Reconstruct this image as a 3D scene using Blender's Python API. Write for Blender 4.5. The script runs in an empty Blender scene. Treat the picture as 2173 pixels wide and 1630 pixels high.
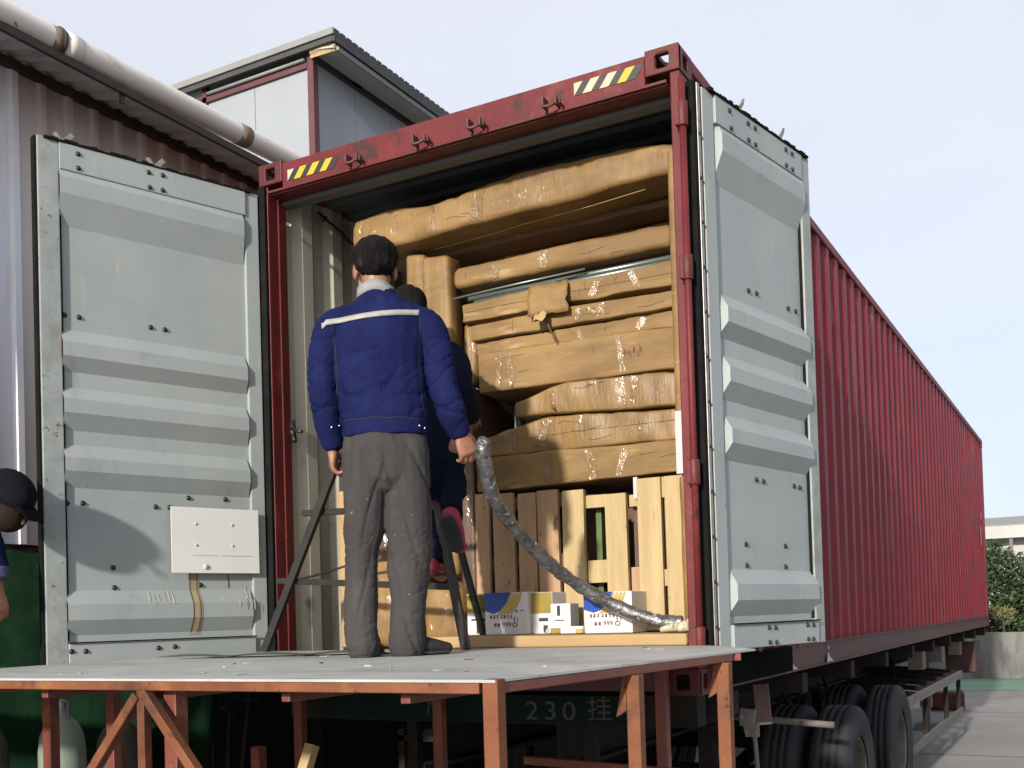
import bpy, math, random
from mathutils import Vector, Matrix, noise
from mathutils.bvhtree import BVHTree
random.seed(7)
SC = bpy.context.scene
COL = SC.collection
R = math.radians

# ------------------------------------------------------------ camera
cam_d = bpy.data.cameras.new('camera')
cam = bpy.data.objects.new('camera', cam_d); COL.objects.link(cam)
yaw, pitch, roll = -0.50203986, 0.02337411, -0.02969091
fw = Vector((math.sin(yaw)*math.cos(pitch), math.cos(yaw)*math.cos(pitch), math.sin(pitch)))
rt = Vector((math.cos(yaw), -math.sin(yaw), 0)); up = rt.cross(fw)
rt2 = rt*math.cos(roll) + up*math.sin(roll); up2 = rt2.cross(fw)
mw = Matrix.Identity(4)
for i in range(3):
    mw[i][0] = rt2[i]; mw[i][1] = up2[i]; mw[i][2] = -fw[i]
mw[0][3], mw[1][3], mw[2][3] = 3.98998884, -4.50415468, 0.37814610
cam.matrix_world = mw
cam_d.sensor_width = 36.0
cam_d.lens = 2278.776/2173*36
cam_d.shift_y = (1253.03 - 815)/2173
cam_d.clip_end = 2000
SC.camera = cam

# ------------------------------------------------------------ sky, sun, exposure
SUN_EL, SUN_TRAVEL = R(16.5), Vector((-0.062, 1.0, 0)).normalized()
world = bpy.data.worlds.new('World'); SC.world = world; world.use_nodes = True
wn, wl = world.node_tree.nodes, world.node_tree.links
wn.clear()
wo = wn.new('ShaderNodeOutputWorld')
sky = wn.new('ShaderNodeTexSky'); sky.sky_type = 'NISHITA'; sky.sun_disc = False
sky.sun_elevation = SUN_EL
sky.sun_rotation = math.atan2(-SUN_TRAVEL.x, -SUN_TRAVEL.y)
sky.dust_density = 1.5; sky.air_density = 0.7; sky.ozone_density = 1.0
bg1 = wn.new('ShaderNodeBackground'); bg1.inputs['Strength'].default_value = 0.05
wl.new(sky.outputs[0], bg1.inputs['Color'])
# thin even cloud veil over the whole sky, slightly uneven
tc = wn.new('ShaderNodeTexCoord')
mp = wn.new('ShaderNodeMapping'); mp.inputs['Scale'].default_value = (1.0, 1.0, 2.4)
nz = wn.new('ShaderNodeTexNoise'); nz.inputs['Scale'].default_value = 2.2; nz.inputs['Detail'].default_value = 5; nz.inputs['Roughness'].default_value = .5
cr = wn.new('ShaderNodeValToRGB')
cr.color_ramp.elements[0].position = .33; cr.color_ramp.elements[0].color = (.815, .815, .86, 1)
cr.color_ramp.elements[1].position = .68; cr.color_ramp.elements[1].color = (.91, .91, .935, 1)
bg2 = wn.new('ShaderNodeBackground'); bg2.inputs['Strength'].default_value = 0.585
ad = wn.new('ShaderNodeAddShader')
sx = wn.new('ShaderNodeSeparateXYZ'); hz = wn.new('ShaderNodeMapRange')      # the veil is a little greyer low down, all round
hz.inputs['From Min'].default_value = 0.0; hz.inputs['From Max'].default_value = .42; hz.inputs['To Min'].default_value = .46; hz.inputs['To Max'].default_value = .625
wl.new(tc.outputs['Generated'], sx.inputs[0]); wl.new(sx.outputs['Z'], hz.inputs[0]); wl.new(hz.outputs[0], bg2.inputs['Strength'])
wl.new(tc.outputs['Generated'], mp.inputs[0]); wl.new(mp.outputs[0], nz.inputs['Vector'])
wl.new(nz.outputs['Fac'], cr.inputs[0]); wl.new(cr.outputs[0], bg2.inputs['Color'])
wl.new(bg1.outputs[0], ad.inputs[0]); wl.new(bg2.outputs[0], ad.inputs[1]); wl.new(ad.outputs[0], wo.inputs[0])

sun_d = bpy.data.lights.new('sun', 'SUN'); sun_d.energy = 4.6; sun_d.angle = R(2.2); sun_d.color = (1, .92, .80)
sun = bpy.data.objects.new('sun', sun_d); COL.objects.link(sun)
sv = Vector((SUN_TRAVEL.x*math.cos(SUN_EL), SUN_TRAVEL.y*math.cos(SUN_EL), -math.sin(SUN_EL)))
sun.rotation_euler = sv.to_track_quat('-Z', 'Y').to_euler()
SC.view_settings.view_transform = 'Standard'; SC.view_settings.look = 'None'
SC.view_settings.exposure = 0.42; SC.view_settings.gamma = 1.0; SC.view_settings.use_curve_mapping = False
SC.render.engine = 'CYCLES'

# ------------------------------------------------------------ materials
ALB = .60
def rgb(c): return (c[0]*ALB, c[1]*ALB, c[2]*ALB, 1)
def mat(name, c1, c2=None, scale=6, stretch=(1, 1, 1), rough=.6, metal=0, bump=0, bscale=40, bstretch=None,
        coat=0, coat_rough=.15, coat_bump=0, coat_scale=14, coat_mask=None, spots=None, detail=5, rough_var=0, trans=0, spec=.5, coord='Object', lo=.35, hi=.65):
    """spots: list of (colour, noise scale, threshold, softness, stretch)"""
    m = bpy.data.materials.new(name); m.use_nodes = True
    n, l = m.node_tree.nodes, m.node_tree.links
    p = n['Principled BSDF']
    p.inputs['Roughness'].default_value = rough; p.inputs['Metallic'].default_value = metal
    p.inputs['Specular IOR Level'].default_value = spec
    t = n.new('ShaderNodeTexCoord')
    def mapped(st, off=(0, 0, 0)):
        k = n.new('ShaderNodeMapping'); k.inputs['Scale'].default_value = st; k.inputs['Location'].default_value = off
        l.new(t.outputs[coord], k.inputs[0]); return k.outputs[0]
    def nse(sc, st, d=detail, off=(0, 0, 0)):
        k = n.new('ShaderNodeTexNoise'); k.inputs['Scale'].default_value = sc; k.inputs['Detail'].default_value = d
        k.inputs['Roughness'].default_value = .6
        l.new(mapped(st, off), k.inputs['Vector']); return k.outputs['Fac']
    col = None
    base = nse(scale, stretch)
    cr = n.new('ShaderNodeValToRGB')
    cr.color_ramp.elements[0].position = lo; cr.color_ramp.elements[1].position = hi
    cr.color_ramp.elements[0].color = rgb(c1); cr.color_ramp.elements[1].color = rgb(c2 or c1)
    l.new(base, cr.inputs[0]); col = cr.outputs[0]
    for i, s in enumerate(spots or []):
        c, sc_, th, so, st = s
        f = nse(sc_, st, 6, (3.1*i+1.7, 5.3*i, 2.2))
        mr = n.new('ShaderNodeMapRange'); mr.inputs['From Min'].default_value = th; mr.inputs['From Max'].default_value = th+so
        l.new(f, mr.inputs[0])
        mx = n.new('ShaderNodeMix'); mx.data_type = 'RGBA'
        l.new(mr.outputs[0], mx.inputs['Factor']); l.new(col, mx.inputs[6]); mx.inputs[7].default_value = rgb(c)
        col = mx.outputs[2]
    l.new(col, p.inputs['Base Color'])
    if rough_var:
        mr = n.new('ShaderNodeMapRange'); mr.inputs['To Min'].default_value = max(.03, rough-rough_var); mr.inputs['To Max'].default_value = min(1, rough+rough_var)
        l.new(nse(scale*2.3, stretch, 4, (9, 1, 4)), mr.inputs[0]); l.new(mr.outputs[0], p.inputs['Roughness'])
    if bump:
        b = n.new('ShaderNodeBump'); b.inputs['Strength'].default_value = bump; b.inputs['Distance'].default_value = .01
        l.new(nse(bscale, bstretch or stretch, 4, (2, 7, 1)), b.inputs['Height']); l.new(b.outputs[0], p.inputs['Normal'])
    if coat:
        p.inputs['Coat Weight'].default_value = coat; p.inputs['Coat Roughness'].default_value = coat_rough
        if coat_mask:
            mk = n.new('ShaderNodeMapRange'); mk.inputs['From Min'].default_value = coat_mask[1]; mk.inputs['From Max'].default_value = coat_mask[1]+.06; mk.inputs['To Max'].default_value = coat
            l.new(nse(coat_mask[0], (1, 1, 1), 3, (7, 7, 7)), mk.inputs[0]); l.new(mk.outputs[0], p.inputs['Coat Weight'])
        if coat_bump:
            b = n.new('ShaderNodeBump'); b.inputs['Strength'].default_value = coat_bump; b.inputs['Distance'].default_value = .02
            k = n.new('ShaderNodeTexNoise'); k.inputs['Scale'].default_value = coat_scale; k.inputs['Detail'].default_value = 3
            k.inputs['Distortion'].default_value = 1.2
            l.new(mapped((1, 1, .45), (4, 4, 4)), k.inputs['Vector']); l.new(k.outputs['Fac'], b.inputs['Height']); l.new(b.outputs[0], p.inputs['Coat Normal'])
    if trans:
        p.inputs['Transmission Weight'].default_value = trans
    return m

RUST = (.11, .045, .02)
GRIME = (.05, .045, .04)
M = {}
M['red'] = mat('container_red_paint', (.32, .033, .052), (.25, .028, .044), 3, spec=.22, rough=.55, bump=.06, bscale=60, rough_var=.12,
               spots=[((.30, .07, .07), 2.2, .56, .2, (1, 1, .35)), ((.36, .10, .11), 9, .63, .06, (1, 1, .12)), (RUST, 16, .65, .07, (1, 1, 1)), (GRIME, 3, .58, .35, (1, 1, .3))])
M['red_worn'] = mat('container_red_worn', (.17, .026, .030), (.12, .022, .025), 5, spec=.25, rough=.5, bump=.18, bscale=55, rough_var=.15,
               spots=[((.10, .04, .03), 9, .52, .14, (1, 1, .6)), (RUST, 28, .6, .06, (1, 1, 1)), ((.3, .12, .1), 40, .68, .04, (1, 1, 1))])
M['sill_red'] = mat('container_rail_paint', (.13, .035, .035), (.09, .028, .028), 5, stretch=(1, .3, 1), rough=.6, bump=.1, bscale=50,
               spots=[(GRIME, 4, .5, .3, (1, .2, 1)), (RUST, 30, .62, .08, (1, 1, 1))])
M['grey'] = mat('door_grey_paint', (.385, .445, .46), (.455, .505, .515), 1.6, rough=.5, bump=.05, bscale=50, rough_var=.1,
               spots=[((.27, .29, .28), 5, .60, .25, (1, 1, .5)), ((.16, .14, .11), 34, .70, .04, (1, 1, 1)), ((.52, .53, .51), 12, .66, .05, (1, 1, .25))])
M['grey_edge'] = mat('door_grey_worn_edge', (.42, .47, .475), (.33, .37, .37), 9, rough=.55, bump=.12, bscale=70,
               spots=[((.15, .12, .09), 26, .64, .07, (1, 1, 1)), ((.24, .24, .22), 6, .55, .25, (1, 1, .6))])
M['beige'] = mat('container_inside_paint', (.78, .77, .66), (.66, .65, .56), 3, stretch=(1, 1, .3), rough=.55, bump=.05,
               spots=[((.2, .19, .15), 8, .62, .15, (1, 1, .4)), ((.12, .1, .07), 30, .7, .05, (1, 1, 1))])
M['ceiling'] = mat('container_ceiling_shaded', (.13, .145, .16), (.10, .11, .12), 2, rough=.6)  # darker than the inside paint: the ceiling's shade is put into the colour
M['rubber'] = mat('black_rubber', (.012, .012, .013), (.02, .02, .021), 8, rough=.85, spec=.06)
M['blacksteel'] = mat('black_steel', (.022, .022, .024), (.04, .036, .034), 14, rough=.45, metal=.2, spots=[(RUST, 18, .66, .1, (1, 1, 1))])
M['bolt'] = mat('bolt_steel', (.03, .03, .03), (.06, .055, .05), 30, rough=.5, metal=.4)
M['zinc'] = mat('zinc_steel', (.34, .34, .33), (.5, .48, .45), 20, rough=.4, metal=.5, spots=[(RUST, 25, .62, .1, (1, 1, 1))])
M['yellow'] = mat('hazard_yellow', (.75, .55, .01), (.62, .47, .02), 20, rough=.5, spots=[((.3, .2, .03), 30, .66, .05, (1, 1, 1))])
M['cream'] = mat('hazard_cream', (.72, .66, .48), (.6, .5, .32), 20, rough=.5, spots=[((.3, .2, .1), 30, .68, .05, (1, 1, 1))])
M['hazblack'] = mat('hazard_black', (.014, .013, .02), (.03, .026, .03), 20, rough=.5)
M['white_plate'] = mat('white_plate', (.95, .97, .96), (.90, .92, .91), 3, rough=.45, bump=.05, bscale=18)
M['white_plastic'] = mat('white_plastic', (.7, .71, .7), (.6, .6, .6), 9, rough=.4)
M['ruststain'] = mat('rust_drip', (.48, .42, .28), (.38, .30, .17), 14, stretch=(1, 1, .1), rough=.7)
M['deck'] = mat('deck_sheet', (.52, .545, .545), (.64, .66, .65), 2.5, rough=.55, bump=.12, bscale=30, rough_var=.15, coord='Object',
               spots=[((.40, .41, .41), 1.6, .50, .18, (1, 2.4, 1)), ((.26, .25, .24), 6, .60, .14, (.6, 3, 1)), ((.62, .62, .6), 30, .66, .03, (.4, 1.6, 1)), ((.08, .075, .07), 22, .71, .03, (.5, 1.5, 1)), ((.2, .18, .16), 9, .67, .08, (.5, 1.3, 1))])
M['frame'] = mat('rust_red_steel', (.31, .115, .05), (.20, .07, .035), 5, stretch=(1, 1, 1), spec=.25, rough=.6, bump=.15, bscale=60, rough_var=.15,
               spots=[((.45, .21, .07), 5, .56, .15, (1, 1, .7)), ((.12, .05, .032), 5, .52, .12, (1, 1, 1)), ((.07, .035, .025), 22, .62, .06, (1, 1, 1)), ((.6, .4, .25), 60, .72, .03, (1, 1, 1))])
M['frame_red'] = mat('red_oxide_steel', (.26, .07, .045), (.19, .05, .035), 8, rough=.5, bump=.15, bscale=60,
               spots=[((.36, .13, .06), 7, .58, .1, (1, 1, .7)), ((.5, .35, .25), 60, .72, .03, (1, 1, 1))])
CB1, CB2 = (.37, .225, .078), (.235, .135, .045)
M['carton'] = mat('brown_cardboard', CB1, CB2, 3.0, stretch=(.5, 1, 1.8), rough=.7, bump=.6, bscale=7, lo=.40, hi=.60, bstretch=(.6, 1, 1.6),
               spots=[((.27, .16, .06), 4, .52, .2, (.5, 1, 1.6)), ((.50, .35, .17), 5, .60, .1, (.4, 1, 2.4)), ((.20, .11, .04), 9, .67, .025, (3.2, 1, .35)), ((.20, .11, .04), 12, .70, .02, (.25, 1, 3))])
M['carton_film'] = mat('film_wrapped_cardboard', CB1, CB2, 3.4, stretch=(.7, 1, 1.6), rough=.6, bump=.7, bscale=9, lo=.40, hi=.60, bstretch=(1.6, 1, .5),
               coat=.8, coat_rough=.08, coat_bump=1.0, coat_scale=16, coat_mask=(3.2, .58),
               spots=[((.36, .21, .08), 6, .56, .2, (1.6, 1, .6)), ((.30, .17, .06), 24, .7, .03, (3, 1, .3))])
M['carton_pale'] = mat('pale_cardboard', (.58, .40, .20), (.50, .33, .15), 3, stretch=(.5, 1, 1), rough=.75, bump=.2, bscale=9,
               spots=[((.44, .28, .12), 6, .58, .15, (.5, 1, 1))])
M['carton_dark'] = mat('red_brown_cardboard', (.13, .065, .038), (.10, .05, .03), 3, stretch=(1, 1, .5), rough=.6, bump=.2, bscale=9, coat=.4, coat_bump=.6)  # darkened so that the shade of the cargo gaps lies in its colour
M['wood'] = mat('pale_timber', (.64, .49, .26), (.52, .38, .18), 3.5, stretch=(5, 5, .5), rough=.7, bump=.2, bscale=14, bstretch=(6, 6, .5),
               spots=[((.26, .15, .07), 9, .655, .03, (2.0, 2.0, 1.3)), ((.40, .26, .12), 18, .62, .1, (6, 6, .5))])
M['wood_pink'] = mat('pink_shade_timber', (.60, .40, .24), (.50, .31, .17), 3.5, stretch=(5, 5, .5), rough=.7, bump=.2, bscale=14, bstretch=(6, 6, .5),
               spots=[((.24, .13, .07), 9, .65, .03, (2.0, 2.0, 1.3)), ((.38, .22, .12), 18, .6, .1, (6, 6, .5))])
M['wood_dark'] = mat('weathered_timber', (.22, .13, .07), (.15, .085, .045), 4, stretch=(5, 5, .5), rough=.8, bump=.2)
M['film_glint'] = mat('glossy_film_cardboard', CB1, CB2, 2.6, stretch=(1.5, 1, .5), rough=.5, bump=.8, bscale=9, bstretch=(1.8, 1, .4), lo=.4, hi=.6,
               coat=1, coat_rough=.07, coat_bump=.8, coat_scale=10, coat_mask=(4, .47), spots=[((.36, .21, .08), 6, .54, .2, (1.6, 1, .6)), ((.27, .15, .05), 20, .66, .04, (3, 1, .3))])
M['green'] = mat('green_packing', (.12, .2, .05), (.08, .14, .03), 8, rough=.5)
M['jacket'] = mat('navy_work_cloth', (.010, .015, .074), (.014, .020, .098), 5, rough=.85, bump=.35, bscale=16, bstretch=(1, 1, 1),
               spots=[((.024, .035, .15), 4, .56, .2, (1, 1, 1)), ((.010, .014, .08), 6, .6, .2, (1.4, 1.4, .8))], spec=.07)
M['navy_dark'] = mat('dark_navy_cloth', (.008, .011, .026), (.011, .016, .036), 5, rough=.9, bump=.3, bscale=16, spec=.06)
M['trousers'] = mat('grey_trouser_cloth', (.078, .073, .075), (.060, .057, .060), 4, rough=.9, bump=.35, bscale=13, bstretch=(1, 1, .8), spec=.2,
               spots=[((.11, .10, .10), 6, .58, .2, (1, 1, .6)), ((.5, .5, .48), 46, .715, .02, (1, 1, .8))])
M['skin'] = mat('skin', (.46, .22, .14), (.38, .16, .10), 14, rough=.5, bump=.1, bscale=60)
M['hair'] = mat('black_hair', (.010, .009, .010), (.02, .018, .02), 30, stretch=(1, 1, .4), rough=.85, spec=.06, bump=.8, bscale=70, bstretch=(1, 1, .35),
               spots=[((.05, .046, .05), 60, .70, .1, (1, 1, .3)), ((.06, .056, .062), 16, .60, .12, (1, 1, .6))])
M['reflective'] = mat('grey_reflective_tape', (.50, .50, .47), (.38, .38, .36), 30, rough=.6)
M['collar'] = mat('pale_grey_collar', (.42, .43, .44), (.34, .35, .37), 12, rough=.9, bump=.2)
M['snap'] = mat('bright_metal', (.8, .8, .8), (.7, .7, .7), 9, rough=.2, metal=.8)
M['shoe'] = mat('dark_shoe', (.018, .019, .02), (.035, .036, .036), 12, spec=.2, rough=.7, bump=.3, bscale=30)
M['shoe_red'] = mat('crimson_shoe', (.35, .02, .05), (.45, .03, .08), 12, rough=.6)
M['sole'] = mat('dark_sole', (.02, .022, .024), (.035, .035, .035), 12, rough=.7)
M['denim'] = mat('blue_denim', (.06, .09, .17), (.09, .12, .2), 14, rough=.9, bump=.3)
M['foil'] = mat('silver_film', (.26, .26, .27), (.10, .10, .11), 14, stretch=(1, 1, 1), rough=.36, metal=.55, bump=1.0, bscale=28, coat=.35, coat_rough=.08, coat_bump=.8, coat_scale=40,
               spots=[((.08, .08, .08), 20, .58, .05, (1, 1, 1)), ((.8, .8, .82), 34, .62, .04, (1, 1, 1))])  # pale flecks are glints painted into the film colour
M['tyre'] = mat('tyre_rubber', (.028, .031, .038), (.042, .046, .056), 3, rough=.8, spec=.2, bump=.2, bscale=30,
               spots=[((.09, .085, .08), 4, .58, .25, (1, 1, 1))])
M['rim'] = mat('dusty_rim', (.08, .075, .07), (.13, .12, .11), 8, rough=.6, metal=.2, spots=[(RUST, 8, .6, .1, (1, 1, 1))])
M['chassis'] = mat('dark_chassis', (.02, .018, .018), (.035, .03, .028), 6, spec=.15, rough=.8, bump=.15, spots=[((.06, .035, .025), 9, .6, .1, (1, 1, 1))])
M['guard'] = mat('dusty_guard', (.16, .145, .14), (.24, .22, .21), 10, rough=.7, bump=.2, spots=[((.4, .38, .36), 22, .64, .05, (1, 1, 1)), (RUST, 14, .62, .08, (1, 1, 1))])
M['board_green'] = mat('dark_green_board', (.010, .024, .026), (.014, .03, .03), 4, rough=.8, spec=.1)
M['faded_white'] = mat('faded_white_paint', (.085, .10, .10), (.045, .06, .06), 22, rough=.7, spots=[((.02, .04, .04), 28, .58, .05, (1, 1, 1))])
M['concrete'] = mat('yard_concrete', (.44, .42, .41), (.36, .35, .345), .9, rough=.85, bump=.3, bscale=14,
               spots=[((.19, .18, .17), .5, .52, .2, (1, .35, 1)), ((.34, .33, .32), 2, .6, .15, (1, .4, 1)), ((.12, .11, .10), 7, .70, .05, (1, .5, 1))])
M['concrete_wall'] = mat('stained_concrete', (.17, .17, .165), (.27, .27, .265), 1.2, stretch=(1, 1, .5), rough=.9, bump=.3, bscale=6,
               spots=[((.09, .09, .09), 1.6, .52, .15, (1, 1, .35)), ((.38, .37, .35), 4, .62, .1, (1, 1, .3))])
M['greenpaint'] = mat('green_floor_paint', (.14, .34, .20), (.26, .40, .29), 2, rough=.7, spots=[((.30, .285, .27), 3, .56, .1, (1, 1, 1))])
M['wallsheet'] = mat('offwhite_wall_sheet', (1.22, 1.27, 1.38), (1.08, 1.12, 1.22), 1.5, stretch=(1, 1, .2), rough=.5,
               spots=[((.80, .76, .76), 2.5, .58, .3, (1, 2, .25))])
M['wallsheet_brown'] = mat('brown_wall_sheet', (.95, .77, .66), (.80, .64, .55), 2, stretch=(1, 1, .2), rough=.6, spots=[((.13, .09, .08), 3, .58, .2, (1, 2, .3))])  # brown tint puts the shade of the eave into the sheet colour
M['eave'] = mat('fibre_cement_eave', (.85, .80, .75), (.62, .58, .54), 2.5, stretch=(.5, 2, 1), rough=.85, bump=.2, spots=[((.07, .06, .055), 3, .55, .2, (.4, 2, 1))])
M['fascia'] = mat('dark_eave_edge', (.05, .035, .03), (.08, .06, .05), 6, rough=.7)
M['pipe'] = mat('dirty_white_pipe', (1.05, 1.01, .94), (1.15, 1.11, 1.04), 2, stretch=(1, .4, 1), rough=.5, bump=.05,
               spots=[((.55, .45, .38), 5, .58, .2, (1, .5, 1)), ((.15, .11, .09), 14, .68, .06, (1, 1, 1))])
M['pipe_tape'] = mat('brown_pipe_clamp', (.30, .22, .17), (.22, .16, .13), 12, rough=.7)
M['panel_white'] = mat('white_sandwich_panel', (.42, .465, .53), (.38, .425, .485), .6, rough=.5)
M['steel_maroon'] = mat('maroon_steel', (.15, .04, .05), (.11, .03, .04), 5, rough=.55)
M['roof_dark'] = mat('dark_roof_sheet', (.045, .045, .05), (.07, .07, .07), 3, rough=.6)
M['fascia_light'] = mat('grey_roof_edge', (.33, .35, .35), (.28, .29, .29), 2, rough=.6)
M['soffit'] = mat('pale_soffit', (.66, .65, .62), (.58, .57, .54), 2, rough=.7, spots=[((.2, .18, .15), 2, .6, .2, (1, 1, 1))])
M['foliage'] = mat('hedge_leaf', (.022, .05, .018), (.05, .085, .03), 3, rough=.6)
M['foliage2'] = mat('hedge_leaf_light', (.07, .11, .04), (.11, .15, .055), 3, rough=.6)
M['foliage_dark'] = mat('dark_bush_leaf', (.004, .014, .006), (.007, .020, .009), 3, rough=.7)
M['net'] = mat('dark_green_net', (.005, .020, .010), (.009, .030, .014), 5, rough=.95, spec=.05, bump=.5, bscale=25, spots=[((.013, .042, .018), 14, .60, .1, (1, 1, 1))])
M['bark'] = mat('bark', (.09, .065, .045), (.06, .045, .03), 8, rough=.9, bump=.3)
M['cyl'] = mat('pale_green_tank', (.36, .42, .36), (.26, .32, .28), 3, rough=.45, spots=[((.08, .16, .12), 2.2, .52, .1, (1, 1, .5)), ((.5, .48, .42), 12, .64, .06, (1, 1, .4)), (RUST, 16, .68, .05, (1, 1, 1))])
M['cyl_dark'] = mat('dark_tank', (.07, .09, .07), (.10, .11, .09), 5, rough=.5, spots=[(RUST, 8, .6, .1, (1, 1, 1))])
M['blue_print'] = mat('blue_print', (.01, .07, .42), (.015, .09, .5), 4, rough=.35)
M['yellow_print'] = mat('yellow_print', (.62, .46, .10), (.55, .40, .12), 4, rough=.4)
M['ochre_print'] = mat('ochre_print', (.42, .30, .03), (.30, .24, .04), 9, rough=.45)
M['white_print'] = mat('white_carton', (.86, .86, .88), (.78, .78, .80), 6, rough=.5)
M['ink'] = mat('dark_ink', (.02, .02, .03), (.03, .03, .03), 4, rough=.6)
M['ink_red'] = mat('dark_red_ink', (.16, .03, .05), (.2, .04, .05), 4, rough=.6)
M['paper'] = mat('white_paper', (.62, .64, .66), (.7, .71, .72), 8, rough=.7, spots=[((.3, .32, .34), 20, .66, .05, (1, 1, 1))])
M['galv'] = mat('pale_steel_tube', (.30, .36, .34), (.22, .26, .25), 6, stretch=(.2, 1, 1), rough=.3, metal=.5)
M['far_roof'] = mat('far_roof_sheet', (.42, .42, .42), (.36, .36, .36), 1, stretch=(1, 1, 1), rough=.7)
M['far_wall'] = mat('far_white_wall', (.62, .62, .60), (.55, .55, .54), 1, rough=.7)
M['pinkflap'] = mat('faded_pink_flap', (.26, .16, .15), (.20, .12, .12), 8, rough=.6)
M['floor_wood'] = mat('container_floor_wood', (.16, .11, .07), (.11, .075, .05), 4, stretch=(4, .4, 1), rough=.8)

# ------------------------------------------------------------ helpers
ORG = {}
def empty(name, loc=(0, 0, 0), rz=0, world_built=True):
    o = bpy.data.objects.new(name, None); COL.objects.link(o)
    o.location = loc; o.rotation_euler = (0, 0, rz); o.empty_display_size = .2
    ORG[o.name] = Vector(loc) if world_built else Vector((0, 0, 0))
    return o
def tag(o, label=None, cat=None, group=None, kind=None):
    if label: o['label'] = label
    if cat: o['category'] = cat
    if group: o['group'] = group
    if kind: o['kind'] = kind
    return o
def org_of(parent):
    return ORG.get(parent.name, Vector((0, 0, 0))) if parent else Vector((0, 0, 0))

class MB:
    def __init__(s): s.v = []; s.f = []; s.sm = []
    def add(s, vs, fs, smooth=False):
        b = len(s.v); s.v += [tuple(v) for v in vs]
        for f in fs: s.f.append(tuple(i+b for i in f)); s.sm.append(smooth)
        return s
    def box(s, x0, x1, y0, y1, z0, z1, Mx=None, jit=0):
        vs = [Vector((x, y, z)) for z in (z0, z1) for y in (y0, y1) for x in (x0, x1)]
        if jit: vs = [v+Vector((random.uniform(-jit, jit), random.uniform(-jit, jit), random.uniform(-jit, jit))) for v in vs]
        if Mx: vs = [Mx @ v for v in vs]
        return s.add(vs, [(0, 2, 3, 1), (4, 5, 7, 6), (0, 1, 5, 4), (2, 6, 7, 3), (0, 4, 6, 2), (1, 3, 7, 5)])
    def bar(s, a, b, w, h, upv=(0, 0, 1)):
        """box section bar from a to b, w across, h along up"""
        a, b = Vector(a), Vector(b); d = (b-a).normalized(); u = Vector(upv)
        if abs(d.dot(u)) > .98: u = Vector((0, 1, 0))
        sd = d.cross(u).normalized(); u = sd.cross(d).normalized()
        vs = []
        for q in (a, b):
            for (i, j) in ((-1, -1), (1, -1), (1, 1), (-1, 1)): vs.append(q+sd*(i*w/2)+u*(j*h/2))
        return s.add(vs, [(3, 2, 1, 0), (4, 5, 6, 7), (0, 1, 5, 4), (1, 2, 6, 5), (2, 3, 7, 6), (3, 0, 4, 7)])
    def tube(s, pts, r, seg=10, caps=True, smooth=True, closed=False):
        pts = [Vector(p) for p in pts]; n = len(pts); rs = r if isinstance(r, (list, tuple)) else [r]*n
        vs = []; ref = None
        for i in range(n):
            if closed: t = (pts[(i+1) % n]-pts[i-1]).normalized()
            else: t = (pts[min(i+1, n-1)]-pts[max(i-1, 0)]).normalized()
            if ref is None: ref = Vector((0, 0, 1)) if abs(t.z) < .9 else Vector((0, 1, 0))
            sd = t.cross(ref).normalized(); ref = sd.cross(t).normalized()
            for k in range(seg):
                a = 2*math.pi*k/seg
                vs.append(pts[i]+(sd*math.cos(a)+ref*math.sin(a))*rs[i])
        fs = []
        for i in range(n if closed else n-1):
            for k in range(seg):
                j = (i+1) % n
                fs.append((i*seg+k, j*seg+k, j*seg+(k+1) % seg, i*seg+(k+1) % seg))
        s.add(vs, fs, smooth)
        if caps and not closed:
            b = len(s.v)-len(vs)
            s.f.append(tuple(b+k for k in range(seg))); s.sm.append(False)
            s.f.append(tuple(b+(n-1)*seg+seg-1-k for k in range(seg))); s.sm.append(False)
        return s
    def lathe(s, prof, c, axis='x', seg=40, smooth=True):
        """prof: (axial, radius)"""
        vs = []
        for (a, r) in prof:
            for k in range(seg):
                t = 2*math.pi*k/seg; u, w = r*math.cos(t), r*math.sin(t)
                if axis == 'x': q = (c[0]+a, c[1]+u, c[2]+w)
                elif axis == 'z': q = (c[0]+u, c[1]+w, c[2]+a)
                else: q = (c[0]+u, c[1]+a, c[2]+w)
                vs.append(q)
        fs = []
        for i in range(len(prof)-1):
            for k in range(seg): fs.append((i*seg+k, i*seg+(k+1) % seg, (i+1)*seg+(k+1) % seg, (i+1)*seg+k))
        return s.add(vs, fs, smooth)
    def prism(s, poly, d):
        """poly: list of 3D points (planar), d: extrusion vector"""
        d = Vector(d); n = len(poly); vs = [Vector(p) for p in poly]; vs += [v+d for v in vs]
        fs = [tuple(range(n-1, -1, -1)), tuple(range(n, 2*n))]
        for i in range(n): fs.append((i, (i+1) % n, n+(i+1) % n, n+i))
        return s.add(vs, fs)
    def mesh(s, name, off=Vector((0, 0, 0))):
        me = bpy.data.meshes.new(name)
        me.from_pydata([(v[0]-off.x, v[1]-off.y, v[2]-off.z) for v in s.v], [], s.f)
        me.polygons.foreach_set('use_smooth', s.sm); me.update(); return me
    def build(s, name, m, parent=None, bevel=0, fix=True, label=None):
        off = org_of(parent); me = s.mesh(name, off)
        if fix:
            import bmesh
            bm = bmesh.new(); bm.from_mesh(me); bmesh.ops.recalc_face_normals(bm, faces=bm.faces); bm.to_mesh(me); bm.free()
        return link(name, me, m, parent, bevel, label, off)
def link(name, me, m, parent=None, bevel=0, label=None, off=None):
    o = bpy.data.objects.new(name, me); COL.objects.link(o)
    if m is not None and len(me.materials) == 0: me.materials.append(M[m] if isinstance(m, str) else m)
    if parent: o.parent = parent; ORG[o.name] = org_of(parent)
    if bevel:
        b = o.modifiers.new('bevel', 'BEVEL'); b.width = bevel; b.segments = 2; b.limit_method = 'ANGLE'; b.angle_limit = R(40)
    if label: o['label'] = label
    return o
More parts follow.
